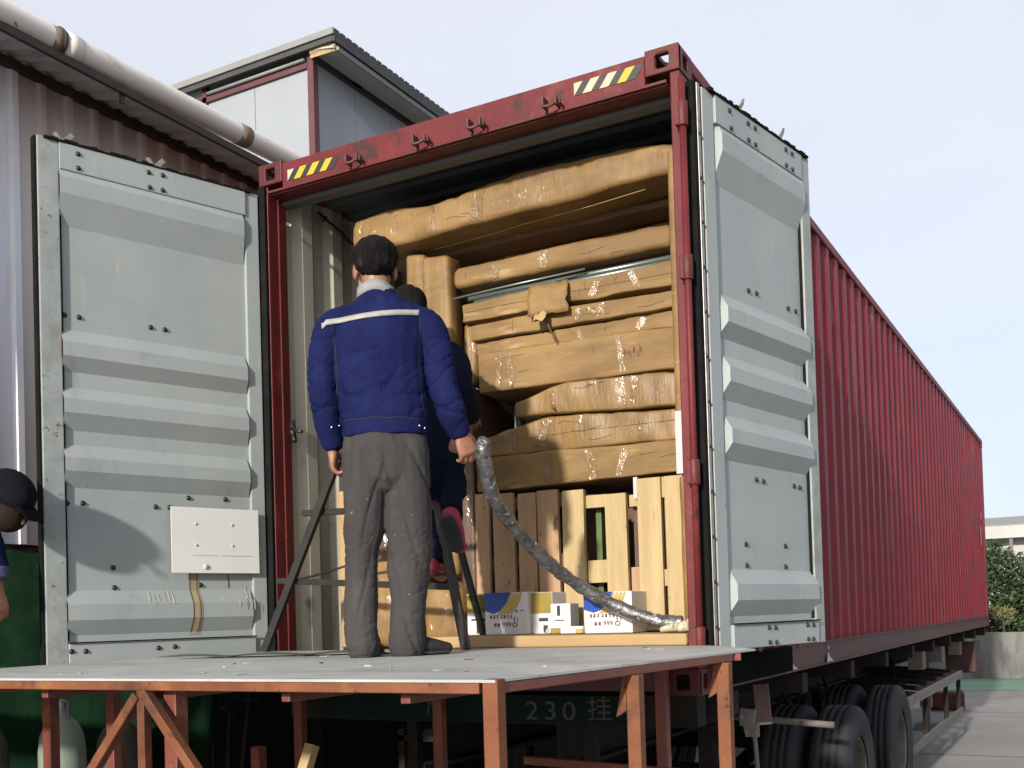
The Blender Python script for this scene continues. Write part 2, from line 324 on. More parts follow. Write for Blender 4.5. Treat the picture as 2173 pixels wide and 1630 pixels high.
def copies(src, locs, parent):
    """further copies of one small piece, sharing its mesh; locs are offsets from the source"""
    for d in locs:
        c = src.copy(); COL.objects.link(c); c.parent = parent
        c.location = src.location + Vector(d)
def copy_tree(o, parent=None):
    c = o.copy(); COL.objects.link(c); c.parent = parent
    for ch in list(o.children): copy_tree(ch, c)
    return c

def carton(name, label, x0, x1, bot, top, y0, depth, r=.03, m='carton', jit=.006, cat='carton', group=None, seg=26, slant=0, yend=0, freq=5, parent=None):
    """soft edged long pack: bot/top are z values at even stations from x0 to x1; front face at y0 (yend added at x1)"""
    def lerp(l, t):
        k = t*(len(l)-1); i = min(int(k), len(l)-2) if len(l) > 1 else 0
        return l[0] if len(l) == 1 else l[i]+(l[i+1]-l[i])*(k-i)
    sts = [0, .004, .012] if r else [0]
    L = x1-x0
    ts = [0, r*.3/L, r/L] + [r/L+(1-2*r/L)*i/seg for i in range(1, seg)] + [1-r/L, 1-r*.3/L, 1]
    sd = random.uniform(0, 100); vs = []; ring = 0
    for t in ts:
        e = min(t, 1-t)*L; ins = r-math.sqrt(max(0, r*r-(max(0, r-e))**2)) if e < r else 0
        x = x0+L*t; zb, zt = lerp(bot, t)+ins, lerp(top, t)-ins; ya, yb = y0+yend*t+ins, y0+yend*t+depth-ins
        pts = []
        rr = min(r, (zt-zb)*.48)
        for (cy, cz, a0) in ((ya+rr, zb+rr, 180), (yb-rr, zb+rr, 270), (yb-rr, zt-rr, 0), (ya+rr, zt-rr, 90)):
            for k in range(4):
                a = R(a0+90*k/3); pts.append((cy+rr*math.cos(a), cz+rr*math.sin(a)))
        # extra points on front face between last and first
        z_a, z_b = pts[-1][1], pts[0][1]
        for k in range(1, 4): pts.append((ya, z_a+(z_b-z_a)*k/4))
        ring = len(pts)
        for (y, z) in pts:
            q = Vector((x*freq, y*freq, z*freq+sd)); nv = .75*noise.noise_vector(q)+.30*noise.noise_vector(q*2.7); w_ = noise.noise(Vector((x*11+sd, y*3, z*5))); nv.y += .8*math.exp(-(w_/.10)**2)
            vs.append((x+slant*(z-zb)+nv.x*jit*.4, y+nv.y*jit, z+nv.z*jit))
    fs = []
    for i in range(len(ts)-1):
        for k in range(ring): fs.append((i*ring+k, i*ring+(k+1) % ring, (i+1)*ring+(k+1) % ring, (i+1)*ring+k))
    fs.append(tuple(range(ring))); fs.append(tuple((len(ts)-1)*ring+ring-1-k for k in range(ring)))
    mb = MB(); mb.add(vs, fs, True)
    if parent: return mb.build(name, m, parent)
    c = Vector(((x0+x1)/2, y0+depth/2, bot[0])); me = mb.mesh(name, c)
    import bmesh
    bm = bmesh.new(); bm.from_mesh(me); bmesh.ops.recalc_face_normals(bm, faces=bm.faces); bm.to_mesh(me); bm.free()
    o = link(name, me, m); o.location = c; ORG[o.name] = c
    tag(o, label, cat, group); return o
def single(mb, name, m, label, cat, base, group=None, bevel=0, kind=None):
    """a thing that is one mesh, its origin at base"""
    b = Vector(base); me = mb.mesh(name, b)
    import bmesh
    bm = bmesh.new(); bm.from_mesh(me); bmesh.ops.recalc_face_normals(bm, faces=bm.faces); bm.to_mesh(me); bm.free()
    o = link(name, me, m, None, bevel); o.location = b; ORG[o.name] = b
    tag(o, label, cat, group, kind); return o
def text_mesh(name, body, size, Mx, m, parent, ext=.001, spacing=1):
    c = bpy.data.curves.new(name, 'FONT'); c.body = body; c.size = size; c.extrude = ext; c.space_character = spacing
    c.resolution_u = 3
    o = bpy.data.objects.new(name+'_tmp', c); COL.objects.link(o)
    bpy.context.view_layer.update()
    me = bpy.data.meshes.new_from_object(o.evaluated_get(bpy.context.evaluated_depsgraph_get()))
    bpy.data.objects.remove(o); me.transform(Mx); me.transform(Matrix.Translation(-org_of(parent))); me.materials.clear()
    return link(name, me, m, parent)
W, L, H = 2.438, 13.716, 2.896
GZ = -1.30
# ------------------------------------------------------------ ground
def sheet(name, x0, x1, y0, y1, z, m, nx=1, ny=1):
    mb = MB(); mb.add([(x0, y0, z), (x1, y0, z), (x1, y1, z), (x0, y1, z)], [(0, 1, 2, 3)])
    return tag(mb.build(name, m), kind='structure')
sheet('ground', -300, 300, -120, 500, GZ, 'concrete')
sheet('painted_strip', -12, 14, 17.6, 20.9, GZ+.004, 'greenpaint')
mb = MB()
for y in (3.2, 8.2, 13.2): mb.box(-14, 16, y, y+.02, GZ+.0005, GZ+.003)
for x in (-1.5, 3.5, 8.5): mb.box(x, x+.02, -8, 17.5, GZ+.0035, GZ+.005)
tag(mb.build('ground_joint', mat('joint', (.09, .085, .08), rough=.9)), kind='structure')

# ------------------------------------------------------------ shipping container
ct = empty('shipping_container', (W/2, L/2, 0))
tag(ct, 'long red shipping container with open grey doors on the trailer', 'shipping container')
def corrugated(x, sgn, y0, y1, z0, z1, dep, pitch=.279, flat=.085, slope=.054):
    pr = []; y = y0
    while y < y1:
        for (dy, d) in ((0, 0), (flat, 0), (flat+slope, dep), (pitch-slope, dep)):
            if y+dy < y1: pr.append((y+dy, d))
        y += pitch
    pr.append((y1, 0))
    m_ = MB(); vs = []
    for (yy, d) in pr: vs += [(x+sgn*d, yy, z0), (x+sgn*d, yy, z1)]
    m_.add(vs, [(2*i, 2*i+2, 2*i+3, 2*i+1) for i in range(len(pr)-1)])
    return m_
corrugated(W-.012, -1, .16, L-.16, .155, H-.06, .034).build('side_wall', 'red', ct, fix=False)
corrugated(W-.018, -1, .16, L-.16, .155, H-.06, .034).build('wall_lining', 'beige', ct, fix=False)
corrugated(.012, 1, .16, L-.16, .155, H-.06, .034).build('side_wall', 'red', ct, fix=False)
corrugated(.018, 1, .16, L-.16, .155, H-.06, .034).build('wall_lining', 'beige', ct, fix=False)
MB().box(.06, W-.06, L-.06, L-.03, .12, H-.1).build('front_wall', 'red', ct)
# roof: transverse corrugation
mb = MB(); pr = []; y = .12
while y < L-.3:
    pr += [(y, 0), (y+.09, 0), (y+.11, .02), (y+.19, .02)]; y += .21
pr.append((L-.12, 0)); vs = []
for (yy, d) in pr: vs += [(.05, yy, H-.045+d-.02), (W-.05, yy, H-.045+d-.02), (.05, yy, H-.052+d-.02), (W-.05, yy, H-.052+d-.02)]
n_ = len(pr)
mb.add(vs, [(4*i, 4*i+4, 4*i+5, 4*i+1) for i in range(n_-1)])
mb.build('roof', 'red', ct, fix=False)
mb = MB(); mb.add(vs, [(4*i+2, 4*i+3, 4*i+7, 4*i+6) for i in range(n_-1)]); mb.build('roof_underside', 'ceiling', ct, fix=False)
MB().box(.05, W-.05, .02, L-.07, .10, .195).build('floor', 'floor_wood', ct)
for x0 in (0.001, W-.061):
    MB().box(x0, x0+.06, .178, L-.178, H-.062, H-.002).build('top_rail', 'red', ct, .006)
for x0 in (0.0, W-.05):
    mb = MB(); mb.box(x0, x0+.05, .178, L-.178, .012, .158)
    o = mb.build('bottom_rail', 'sill_red', ct, .004)
mb = MB(); mb.box(W+.0, W+.012, .178, L-.178, .148, .160); mb.box(W+.0, W+.012, .178, L-.178, .012, .024)
mb.build('rail_lip', 'sill_red', ct)
for y in (1.62, 2.55):                                   # forklift pocket edges with worn paint
    mb = MB(); mb.prism([(W+.0125, y-.14, .026), (W+.0125, y+.04, .026), (W+.0125, y-.05, .05), (W+.0125, y-.10, .085)], (.004, 0, 0)); mb.prism([(W+.0005, y-.06, .11), (W+.0005, y-.02, .10), (W+.0005, y-.03, .13)], (.004, 0, 0))
    mb.build('worn_rail_patch', 'white_plastic', ct)
for i in range(22):
    MB().box(.06, W-.06, .7+i*.57, .76+i*.57, .02, .098).build('floor_beam', 'sill_red', ct)
# door-end frame
def casting(x0, sx, y0, sy, z0, m='red_worn'):
    """hollow corner block with an oval-ish opening in three faces; sx/sy: inward direction"""
    import bmesh
    a, b, c = .162, .178, .118; t = .028
    m_ = MB()
    def face(o, u, v, n, hw, hh, fw_, fh):
        # frame of a plate with octagonal hole
        o, u, v, n = map(Vector, (o, u, v, n))
        out = [o, o+u*fw_, o+u*fw_+v*fh, o+v*fh]
        cx = o+u*fw_/2+v*fh/2; inn = []; k = .32
        for (i, j) in ((-1, -1+k), (-1+k, -1), (1-k, -1), (1, -1+k), (1, 1-k), (1-k, 1), (-1+k, 1), (-1, 1-k)): inn.append(cx+u*hw*i+v*hh*j)
        vs = out+inn; vs2 = [q-n*t for q in vs]; allv = vs+vs2; N = 12
        fr = [(0, 5, 4), (0, 6, 5), (0, 1, 6), (1, 7, 6), (1, 8, 7), (1, 2, 8), (2, 9, 8), (2, 10, 9), (2, 3, 10), (3, 11, 10), (3, 4, 11), (3, 0, 4)]
        fs = fr+[tuple(N+q for q in reversed(f)) for f in fr]
        for q in range(8): fs.append((4+q, 4+(q+1) % 8, N+4+(q+1) % 8, N+4+q))
        for q in range(4): fs.append((q, (q+1) % 4, N+(q+1) % 4, N+q))
        m_.add(allv, fs)
    X0, X1 = (x0, x0+a*sx); Y0, Y1 = y0, y0+b*sy
    xa, xb = min(X0, X1), max(X0, X1); ya, yb = min(Y0, Y1), max(Y0, Y1)
    face((xa, Y0, z0), (1, 0, 0), (0, 0, 1), (0, -sy, 0), .033, .036, a, c)
    face((X0, ya+.0012, z0+.0012), (0, 1, 0), (0, 0, 1), (-sx, 0, 0), .032, .036, b-.0024, c-.0024)
    top = z0 > 1
    face((xa+.0024, ya+.0024, z0+c-.001 if top else z0+.001), (1, 0, 0), (0, 1, 0), (0, 0, 1 if top else -1), .03, .055, a-.0048, b-.0048)
    zz = z0 if top else z0+c-.014
    m_.box(xa+.03, xb-.03, ya+.03, yb-.03, zz+.002, zz+.012)
    return m_
for (x0, sx) in ((0, 1), (W, -1)):
    for (y0, sy) in ((0, 1), (L, -1)):
        for z0 in (0, H-.118):
            casting(x0, sx, y0, sy, z0).build('corner_casting', 'red_worn', ct, .007)
M['header_red'] = mat('frame_red_paint', (.20, .028, .036), (.15, .022, .028), 4, spec=.22, rough=.5, bump=.12, bscale=50, rough_var=.12, spots=[((.26, .06, .06), 5, .58, .1, (1, 1, .6)), ((.07, .03, .025), 8, .58, .1, (1, 1, 1)), (RUST, 26, .64, .05, (1, 1, 1))])
# rear posts
for s, x0 in ((1, .004), (-1, W-.004)):
    xa, xb = sorted((x0, x0+s*.046))
    mb = MB(); mb.box(xa, xb, .012, .15, .118, H-.118)
    mb.build('corner_post', 'header_red', ct, .006)
    xa, xb = sorted((x0+s*.0465, x0+s*.056)); MB().box(xa, xb, .09, .15, .2, H-.17).build('post_edge_strip', 'red_worn', ct)
    xa, xb = sorted((x0, x0+s*.05)); MB().box(xa, xb, L-.15, L-.012, .118, H-.118).build('corner_post', 'header_red', ct, .006)
for s, x in ((-1, W+.014),):                            # hinge pins and lugs on both posts
    mb = MB(); mb.tube([(x, -.018, .2), (x, -.018, 2.72)], .016, 10); mb.build('hinge_pin', 'header_red', ct)
    for z in (.25, .98, 1.88, 2.56):
        mb = MB(); mb.tube([(x, -.018, z-.055), (x, -.018, z+.055)], .025, 12); mb.box(min(x, x+s*.03), max(x, x+s*.03), -.04, .011, z-.05, z+.05)
        mb.build('hinge_lug', 'red_worn', ct, .003)
MB().box(.002, .046, -.012, .0115, .16, H-.12).build('gasket', 'rubber', ct, .004)
# header
mb = MB(); mb.box(.1635, W-.1635, .004, .10, 2.735, 2.879); mb.build('header', 'header_red', ct, .006)
mb = MB(); mb.box(.06, W-.06, -.004, .012, 2.728, 2.742); mb.box(.06, W-.06, .0125, .12, 2.722, 2.7345); mb.build('header_lip', 'red_worn', ct, .002)
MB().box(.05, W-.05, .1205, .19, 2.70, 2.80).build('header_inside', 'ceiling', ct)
for hx in (.671, 1.09, 1.411, 1.821):                   # cam keepers on the header
    mb = MB()
    mb.box(hx-.045, hx-.033, -.05, .003, 2.75, 2.80); mb.box(hx+.02, hx+.032, -.045, .003, 2.75, 2.79)
    mb.tube([(hx-.04, -.045, 2.757), (hx-.03, -.06, 2.745), (hx, -.058, 2.742), (hx+.026, -.045, 2.757)], .008, 8)
    mb.tube([(hx+.032, -.03, 2.78), (hx+.05, -.045, 2.765), (hx+.052, -.05, 2.745)], .007, 8)
    mb.build('cam_keeper', 'sill_red', ct, .002)
MB().box(.16, W-.16, .0, .10, .02, .165).build('sill', 'sill_red', ct, .004)
# hazard marks on the header
def hazard(x0, x1, zb, zt, cols):
    m_ = MB(); m_.prism([(x0, .0015, zb), (x1-.04, .0015, zb), (x1, .0015, zt), (x0, .0015, zt)], (0, .002, 0)); bk = m_.build('hazard_strip', 'hazblack', ct)
    n = len(cols); wd = (x1-x0)/n; h = zt-zb
    for i, c in enumerate(cols):
        a = x0+i*wd; m2 = MB()
        if i == 0: m2.prism([(a, 0, zt), (a+.045, 0, zt), (a, 0, zb)], (0, .001, 0))
        else: m2.prism([(a-.045, 0, zb), (a+.0, 0, zb), (a+.045, 0, zt), (a, 0, zt)], (0, .001, 0))
        m2.build('stripe', c, bk)
hazard(.205, .555, 2.770, 2.829, ['cream', 'yellow', 'yellow', 'yellow'])
hazard(1.925, 2.272, 2.786, 2.845, ['cream', 'cream', 'cream', 'yellow'])
# data decals near the far end of the side
for (y, z0, z1) in ((12.9, 1.22, 1.5), (13.0, 1.62, 1.72)):
    MB().box(W+.0005, W+.002, y, y+.1, z0, z1).build('decal', mat('decal_orange', (.62, .28, .17), (.55, .3, .2), 30), ct)

# ------------------------------------------------------------ doors
PROF = [(.300, 0), (.344, 0), (.417, .042), (.492, .042), (.56, 0), (1.057, 0), (1.134, .042), (1.198, .042), (1.266, 0), (1.334, 0),
        (1.414, .042), (1.482, .042), (1.544, 0), (1.619, 0), (1.687, .042), (1.756, .042), (1.824, 0), (2.325, 0), (2.473, .042), (2.555, .042), (2.60, .02)]
def make_door(hx, hy, ang, side, x0, x1, bolts, label_parts, hinge_w, free_w):
    """local frame: x along the door from its hinge, inner face towards side*y"""
    d = empty('door', (hx, hy, 0), R(ang), world_built=False)
    d.parent = ct; d.location = Vector((hx, hy, 0))-ct.location
    s = side
    def bx(a, b, y0, y1, z0, z1): 
        ya, yb = sorted((s*y0, s*y1)); return MB().box(a, b, ya, yb, z0, z1)
    xa, xb = x0+hinge_w, x1-free_w
    # inner corrugated panel with sloped ends at the hinge side
    vs = []; st = [(xa-.004, 0), (xa+.006, 0), (xa+(.016 if s > 0 else .034), 1), (xb+.004, 1)]
    for (z, dp) in PROF:
        for (x, k) in st: vs.append((x, s*(dp*k-.001), z))
    fs = []
    for i in range(len(PROF)-1):
        for j in range(3): fs += [(4*i+j, 4*i+j+1, 4*i+5+j), (4*i+j, 4*i+5+j, 4*i+4+j)]
    if s < 0: fs = [tuple(reversed(f)) for f in fs]
    MB().add(vs, fs).build('door_panel', 'grey', d, fix=False)
    vs2 = [(v[0], v[1]-s*.006, v[2]) for v in vs]; MB().add(vs2, [tuple(reversed(f)) for f in fs]).build('door_outer_panel', 'red', d, fix=False)
    bx(x0, x0+hinge_w, -.035, .018, .20, 2.726).build('hinge_stile', 'grey', d, .004)
    bx(x1-free_w, x1, -.035, .022, .192, 2.732).build('free_stile', 'grey_edge', d, .004)
    bx(xa+.0005, xb-.0005, -.035, .030, 2.592, 2.722).build('top_rail', 'grey', d, .003)
    bx(xa+.0005, xb-.0005, -.035, .034, .196, .305).build('bottom_rail', 'grey', d, .003)
    bx(xa, xb, .0345, .044, .306, .313).build('rail_shadow_lip', 'rubber', d)
    bx(x1-free_w-.010, x1-free_w-.001, -.006, .012, .32, 2.58).build('stile_seam', 'rubber', d)
    # gaskets round the edge
    bx(x1+.0005, x1+.014, -.03, .012, .19, 2.73).build('gasket', 'rubber', d, .003)
    bx(x0-.022, x0-.0005, -.03, .004, .19, 2.73).build('gasket', 'rubber', d, .003)
    mb = MB()
    for k in range(34):
        a = x0+.05+(x1-x0-.08)*k/34; ya, yb = sorted((s*(.012), s*.036)); h = random.uniform(.004, .016)
        mb.box(a, a+(x1-x0)/36, ya, yb, 2.7225, 2.7235+h, jit=.0012)
    mb.build('top_gasket', 'rubber', d)
    # bolts
    bm_ = MB(); bm_.lathe([(-.009, .0005), (-.009, .006), (-.006, .0095), (0, .010), (0.0, .0135), (.002, .0135)], (0, 0, 0), 'y' if s < 0 else 'y', 10)
    src = None
    for (u, z, f) in bolts:
        y = s*{'p': 0.001, 'r': .0305, 'b': .0345, 'o': .043, 's': .0225}[f]
        if src is None:
            me = bm_.mesh('bolt'); 
            if s > 0: me.transform(Matrix.Scale(-1, 4, (0, 1, 0)))
            src = link('bolt', me, 'bolt', d)
            import bmesh
            bm = bmesh.new(); bm.from_mesh(me); bmesh.ops.recalc_face_normals(bm, faces=bm.faces); bm.to_mesh(me); bm.free(); c = src
        else: c = src.copy(); COL.objects.link(c); c.parent = d
        c.location = (u, y, z)
    # locking rods on the outside with cams above the top edge
    for u in (x0+(x1-x0)*.47, x0+(x1-x0)*.87):
        y = -s*.06
        mb = MB(); mb.tube([(u, y, .17), (u, y, 2.76)], .014, 10)
        for z in (.5, 1.3, 2.2): mb.box(u-.03, u+.03, min(y, -s*.036), max(y, -s*.036), z-.025, z+.025)
        mb.build('lock_rod', 'zinc', d)
        mb = MB(); mb.box(u-.03, u+.03, y-.012, y+.012, 2.745, 2.775); mb.prism([(u-.03, y-.01, 2.775), (u+.0, y-.01, 2.775), (u-.035, y-.01, 2.815), (u-.055, y-.01, 2.80)], (0, .02, 0))
        mb.prism([(u+.03, y-.01, 2.765), (u+.045, y-.01, 2.80), (u+.03, y-.01, 2.80), (u+.01, y-.01, 2.775)], (0, .02, 0))
        mb.build('lock_cam', 'zinc', d, .002)
        if s < 0: MB().tube([(u-.02, y, 2.76), (u-.015, y, 2.82), (u+.02, y, 2.86), (u+.035, y, 2.885)], [.011, .011, .009, .006], 8).build('rod_hook', 'guard', d)
    return d
LB = [(1.0, 2.684, 'r'), (1.0, 2.614, 'r'), (.644, 2.686, 'r'), (.569, 2.69, 'r'), (.64, 2.61, 'r'), (.571, 2.612, 'r'), (1.07, 1.891, 'p'), (1.0, 1.891, 'p'), (.638, 1.9, 'p'), (.562, 1.9, 'p'),
      (1.075, .98, 'p'), (1.0, .984, 'p'), (.633, .983, 'p'), (.558, .984, 'p'), (.454, 1.038, 'p'), (.246, 1.041, 'p'), (.858, .672, 'p'), (.853, .574, 'p'), (.399, .585, 'p'),
      (1.08, .269, 'b'), (1.012, .267, 'b'), (.649, .268, 'b'), (.562, .271, 'b')]
dl = make_door(0, 0, -108.7, 1, .018, 1.19, LB, None, .082, .100)
RB = [(.534, 1.894, 'p'), (.616, 1.898, 'p'), (.955, 1.893, 'p'), (1.042, 1.896, 'p'), (.548, .99, 'p'), (.62, .987, 'p'), (.952, .989, 'p'), (1.017, .986, 'p'),
      (.422, .678, 'p'), (.83, .682, 'p'), (.424, .579, 'p'), (.825, .579, 'p'), (.558, .285, 'b'), (.625, .283, 'b'), (.977, .287, 'b'), (1.047, .284, 'b'),
      (.561, .215, 'b'), (.629, .213, 'b'), (.981, .216, 'b'), (1.04, .214, 'b'), (.53, 2.69, 'r'), (.6, 2.69, 'r'), (.93, 2.69, 'r'), (1.0, 2.69, 'r'), (.53, 2.61, 'r'), (.6, 2.61, 'r'), (.93, 2.61, 'r'), (1.0, 2.61, 'r'), (.35, 2.69, 'r'), (.36, 2.61, 'r')]
dr = make_door(2.46, 0, 78.65, -1, .118, 1.215, RB, None, .10, .10)
# pale rod with rivets and dark seals between right post and door
mb = MB(); mb.box(.070, .096, -.020, .012, .19, 2.73); gl = mb.build('seal_retainer', 'zinc', dr, .003)
mb = MB(); mb.box(.040, .069, -.018, .030, .19, 2.73); mb.build('gasket', 'rubber', dr)
rv = MB().box(.076, .090, .0, .0, 0, 0)
mb = MB(); mb.lathe([(-.006, .0005), (-.006, .007), (0, .009)], (.083, -.0205, .3), 'y', 8); rvo = mb.build('rivet', 'bolt', dr)
copies(rvo, [(0, 0, .2*k) for k in range(1, 12)], dr)
MB().box(.0965, .1175, -.012, .01, .2, 2.7).build('hinge_edge', 'red_worn', dr)
# notice plate on the left door, with drips under it
mb = MB(); mb.box(.078, .575, .044, .048, .645, .985)
pl = mb.build('notice_plate', 'white_plate', dl, .002)
for (u, z) in ((.44, .90), (.44, .79), (.235, .90), (.235, .79)):
    mb = MB(); mb.lathe([(0, .008), (.0035, .007), (.0035, .0005)], (u, .048, z), 'y', 8); mb.build('rivet', 'white_plastic', pl)
mb = MB(); mb.lathe([(0, .014), (.008, .012), (.008, .0005)], (.39, .048, .678), 'y', 10); mb.build('rivet', 'white_plastic', pl)
for (a, b, c_, e_) in ((.12, .30, .735, .738), (.32, .46, .735, .7375)):
    MB().box(a, b, .0482, .0488, c_, e_).build('faint_line', 'grey', pl)
def drip(u, w, z0, z1):
    """thin rust run lying on the panel profile"""
    mb = MB(); pts = [(z, dp) for z, dp in PROF if z0 < z < z1]
    def dep(z):
        for (a, da), (b, db) in zip(PROF, PROF[1:]):
            if a <= z <= b: return da+(db-da)*(z-a)/(b-a)
        return 0
    zs = [z0]+[z for z, _ in pts]+[z1]; vs = []
    for z in zs: vs += [(u-w/2, dep(z)+.0015, z), (u+w/2, dep(z)+.0015, z)]
    mb.add(vs, [(2*i, 2*i+1, 2*i+3, 2*i+2) for i in range(len(zs)-1)])
    return mb
M['rust_line'] = mat('rust_line', (.10, .06, .03), (.2, .13, .06), 20, stretch=(1, 1, .2), rough=.8)
drip(.435, .05, .33, .644).build('rust_run', 'ruststain', dl)
for u in (.458, .42, .24):
    m_ = drip(u, .006, .34 if u > .3 else .57, .643); m_.v = [(v[0], v[1]+.001, v[2]) for v in m_.v]; m_.build('rust_line', 'rust_line', dl)
for k in range(16):                                      # white paint dribbles
    u = random.choice([random.uniform(.09, .2), random.uniform(.55, .7)]); z = random.uniform(.45, .52)
    m_ = drip(u, random.uniform(.004, .01), z, z+random.uniform(.02, .07)); m_.v = [(v[0], v[1]+.0012, v[2]) for v in m_.v]; m_.build('paint_run', 'white_plastic', dl)

# ------------------------------------------------------------ trailer under the container
tr = empty('container_trailer', (W/2, L/2, GZ)); tag(tr, 'dark skeletal trailer carrying the red container, with twin tyres and side guard', 'trailer')
for x in (.80, W-.80-.14):
    mb = MB(); mb.box(x, x+.14, .35, 13.4, -.06, -.04); mb.box(x+.06, x+.08, .35, 13.4, -.38, -.06); mb.box(x, x+.14, .35, 13.4, -.40, -.38); mb.build('main_beam', 'chassis', tr)
for i in range(10):
    y = .5+i*1.4; MB().box(.02, W-.02, y, y+.12, -.13, -.015).build('cross_member', 'chassis', tr)
MB().box(.05, W-.05, .10, .22, -.15, -.004).build('rear_beam', 'chassis', tr, .005)
MB().box(.35, 2.12, .045, .09, -.135, -.006).build('rear_board', 'board_green', tr)
text_mesh('painted_number', '230', .125, Matrix.Translation((1.545, .043, -.12)) @ Matrix.Rotation(R(90), 4, 'X') @ Matrix.Diagonal((1.25, 1, 1, 1)), 'faded_white', tr, spacing=1.25)
text_mesh('painted_number', '挂', .125, Matrix.Translation((1.872, .043, -.11)) @ Matrix.Rotation(R(90), 4, 'X') @ Matrix.Diagonal((1.05, 1, 1, 1)), 'faded_white', tr)
text_mesh('painted_number', 'M', .115, Matrix.Translation((.98, .043, -.11)) @ Matrix.Rotation(R(90), 4, 'X'), 'faded_white', tr)
mb = MB(); mb.bar((.3, .35, -.62), (2.1, .35, -.62), .06, .09); mb.build('rear_bumper', 'guard', tr, .004)
for x in (.7, 1.75): mb = MB(); mb.bar((x, .35, -.15), (x, .35, -.6), .06, .06, (0, 1, 0)); mb.build('bumper_bracket', 'chassis', tr)
def wheel(x, y, r=.5, w=.27):
    """x: outboard side"""
    t = MB(); hw = w/2; prof = [(-hw+.02, .29), (-hw, .34), (-hw-.004, .42), (-hw+.012, .47), (-hw+.03, .492), (-hw+.055, r), (-.055, r), (-.052, r-.014), (-.042, r-.014), (-.039, r),
            (-.008, r), (-.005, r-.014), (.005, r-.014), (.008, r), (.039, r), (.042, r-.014), (.052, r-.014), (.055, r), (hw-.055, r), (hw-.03, .492), (hw-.012, .47), (hw+.004, .42), (hw, .34), (hw-.02, .29)]
    t.lathe(prof, (0, 0, 0), 'x', 56)
    return t
WP = [(2.40, 3.0), (2.07, 3.0), (2.365, 4.95), (2.035, 4.95), (.04, 3.0), (.37, 3.0), (.07, 4.95), (.40, 4.95)]
wh = empty('wheel', (0, 0, 0)); wh.parent = tr; wh.location = Vector((WP[0][0], WP[0][1], GZ+.5))-tr.location
wheel(0, 0).build('tyre', 'tyre', wh)
mb = MB(); mb.lathe([(.10, .30), (.11, .275), (.08, .265), (-.02, .24), (-.03, .12), (.03, .11), (.05, .09), (.05, .001)], (0, 0, 0), 'x', 40)
mb.lathe([(-.10, .30), (-.11, .275), (-.08, .265), (-.05, .24)], (0, 0, 0), 'x', 40)
mb.build('rim', 'rim', wh)
mb = MB()
for k in range(10):
    a = 2*math.pi*k/10; mb.lathe([(-.028, .018), (.005, .016), (.005, .001)], (0, .17*math.cos(a), .17*math.sin(a)), 'x', 6)
mb.build('wheel_nuts', 'bolt', wh)
for (x, y) in WP[1:]:
    c = wh.copy(); COL.objects.link(c); c.parent = tr; c.location = Vector((x, y, GZ+.5))-tr.location
    if x < 1: c.rotation_euler = (0, 0, math.pi)
    for ch in list(wh.children):
        q = ch.copy(); COL.objects.link(q); q.parent = c
for y in (3.0, 4.95):
    MB().tube([(.3, y, GZ+.5), (W-.3, y, GZ+.5)], .07, 14).build('axle', 'chassis', tr)
    for x in (.75, W-.75):
        mb = MB(); mb.bar((x, y-.7, -.62), (x, y, -.72), .09, .05); mb.bar((x, y, -.72), (x, y+.7, -.62), .09, .05); mb.build('leaf_spring', 'chassis', tr)
        MB().box(x-.05, x+.05, y-.75, y-.65, -.66, -.38).build('spring_hanger', 'chassis', tr)
MB().box(x-.05, x+.05, 5.4, 5.5, -.66, -.38).build('spring_hanger', 'chassis', tr)
# bits seen between platform and tyres
MB().prism([(2.235, 1.5, -.055), (2.32, 1.5, -.05), (2.335, 1.5, -.275), (2.25, 1.5, -.285)], (0, .012, 0)).build('reflector_flap', 'pinkflap', tr)
mb = MB(); mb.prism([(2.247, 1.496, -.285), (2.335, 1.496, -.275), (2.335, 1.496, -.262), (2.247, 1.496, -.272)], (0, .004, 0)); mb.build('flap_edge', 'paper', tr)
mb = MB(); mb.box(2.37, 2.44, .8, .84, -.21, -.13, jit=.008); mb.box(2.39, 2.46, .79, .80, -.26, -.2, jit=.01); mb.build('lamp_bracket', 'guard', tr)
mb = MB(); mb.tube([(2.42, .85, -.2), (2.43, .86, -.4), (2.44, .86, -.8)], .012, 8); mb.build('bracket_rod', 'guard', tr)
mb = MB(); mb.tube([(1.9, 2.02, -.29), (2.57, 2.0, -.328)], .020, 12); mb.build('mudguard_stay', 'guard', tr)
MB().box(W-.75, W-.68, 2.0, 2.3, -.35, -.13).build('valve_box', 'chassis', tr)
mb = MB(); mb.tube([(1.35, 5.6, -.5), (1.35, 6.8, -.5)], .16, 20); mb.build('air_tank', 'chassis', tr)
for k in range(5):                                       # hoses and cables slung under the frame
    y0 = 1.2+k*.9; mb = MB(); mb.tube([(1.9+.05*k, y0, -.22), (2.0, y0+.3, -.34-.03*k), (1.95, y0+.7, -.30), (1.85, y0+1.0, -.2)], .012, 6); mb.build('air_hose', 'rubber', tr)
# side guard
for z, h in ((-.495, .085), (-.935, .085)):
    mb = MB(); mb.bar((2.45, 5.42, z), (2.45, 9.6, z), .03, h); mb.build('guard_rail', 'guard', tr, .003)
for y in (5.5, 6.75, 8.3, 9.5):
    MB().bar((2.425, y, -.455), (2.425, y, -.97), .045, .06, (0, 1, 0)).build('guard_post', 'chassis', tr)
for (y, z) in ((5.5, -.7), (6.75, -.7), (8.3, -.7)): pass
for y in (5.5, 6.1, 6.8, 7.5, 8.2, 8.9, 9.5):
    MB().bar((1.6, y+.25, -.42), (2.43, y, -.47), .05, .05).build('guard_strut', 'chassis', tr)
MB().bar((2.05, 5.4, -.48), (2.05, 9.6, -.48), .05, .04).build('inner_rail', 'chassis', tr)
MB().bar((2.40, 5.45, -.98), (1.9, 6.6, -.98), .04, .04).build('inner_rail', 'chassis', tr)
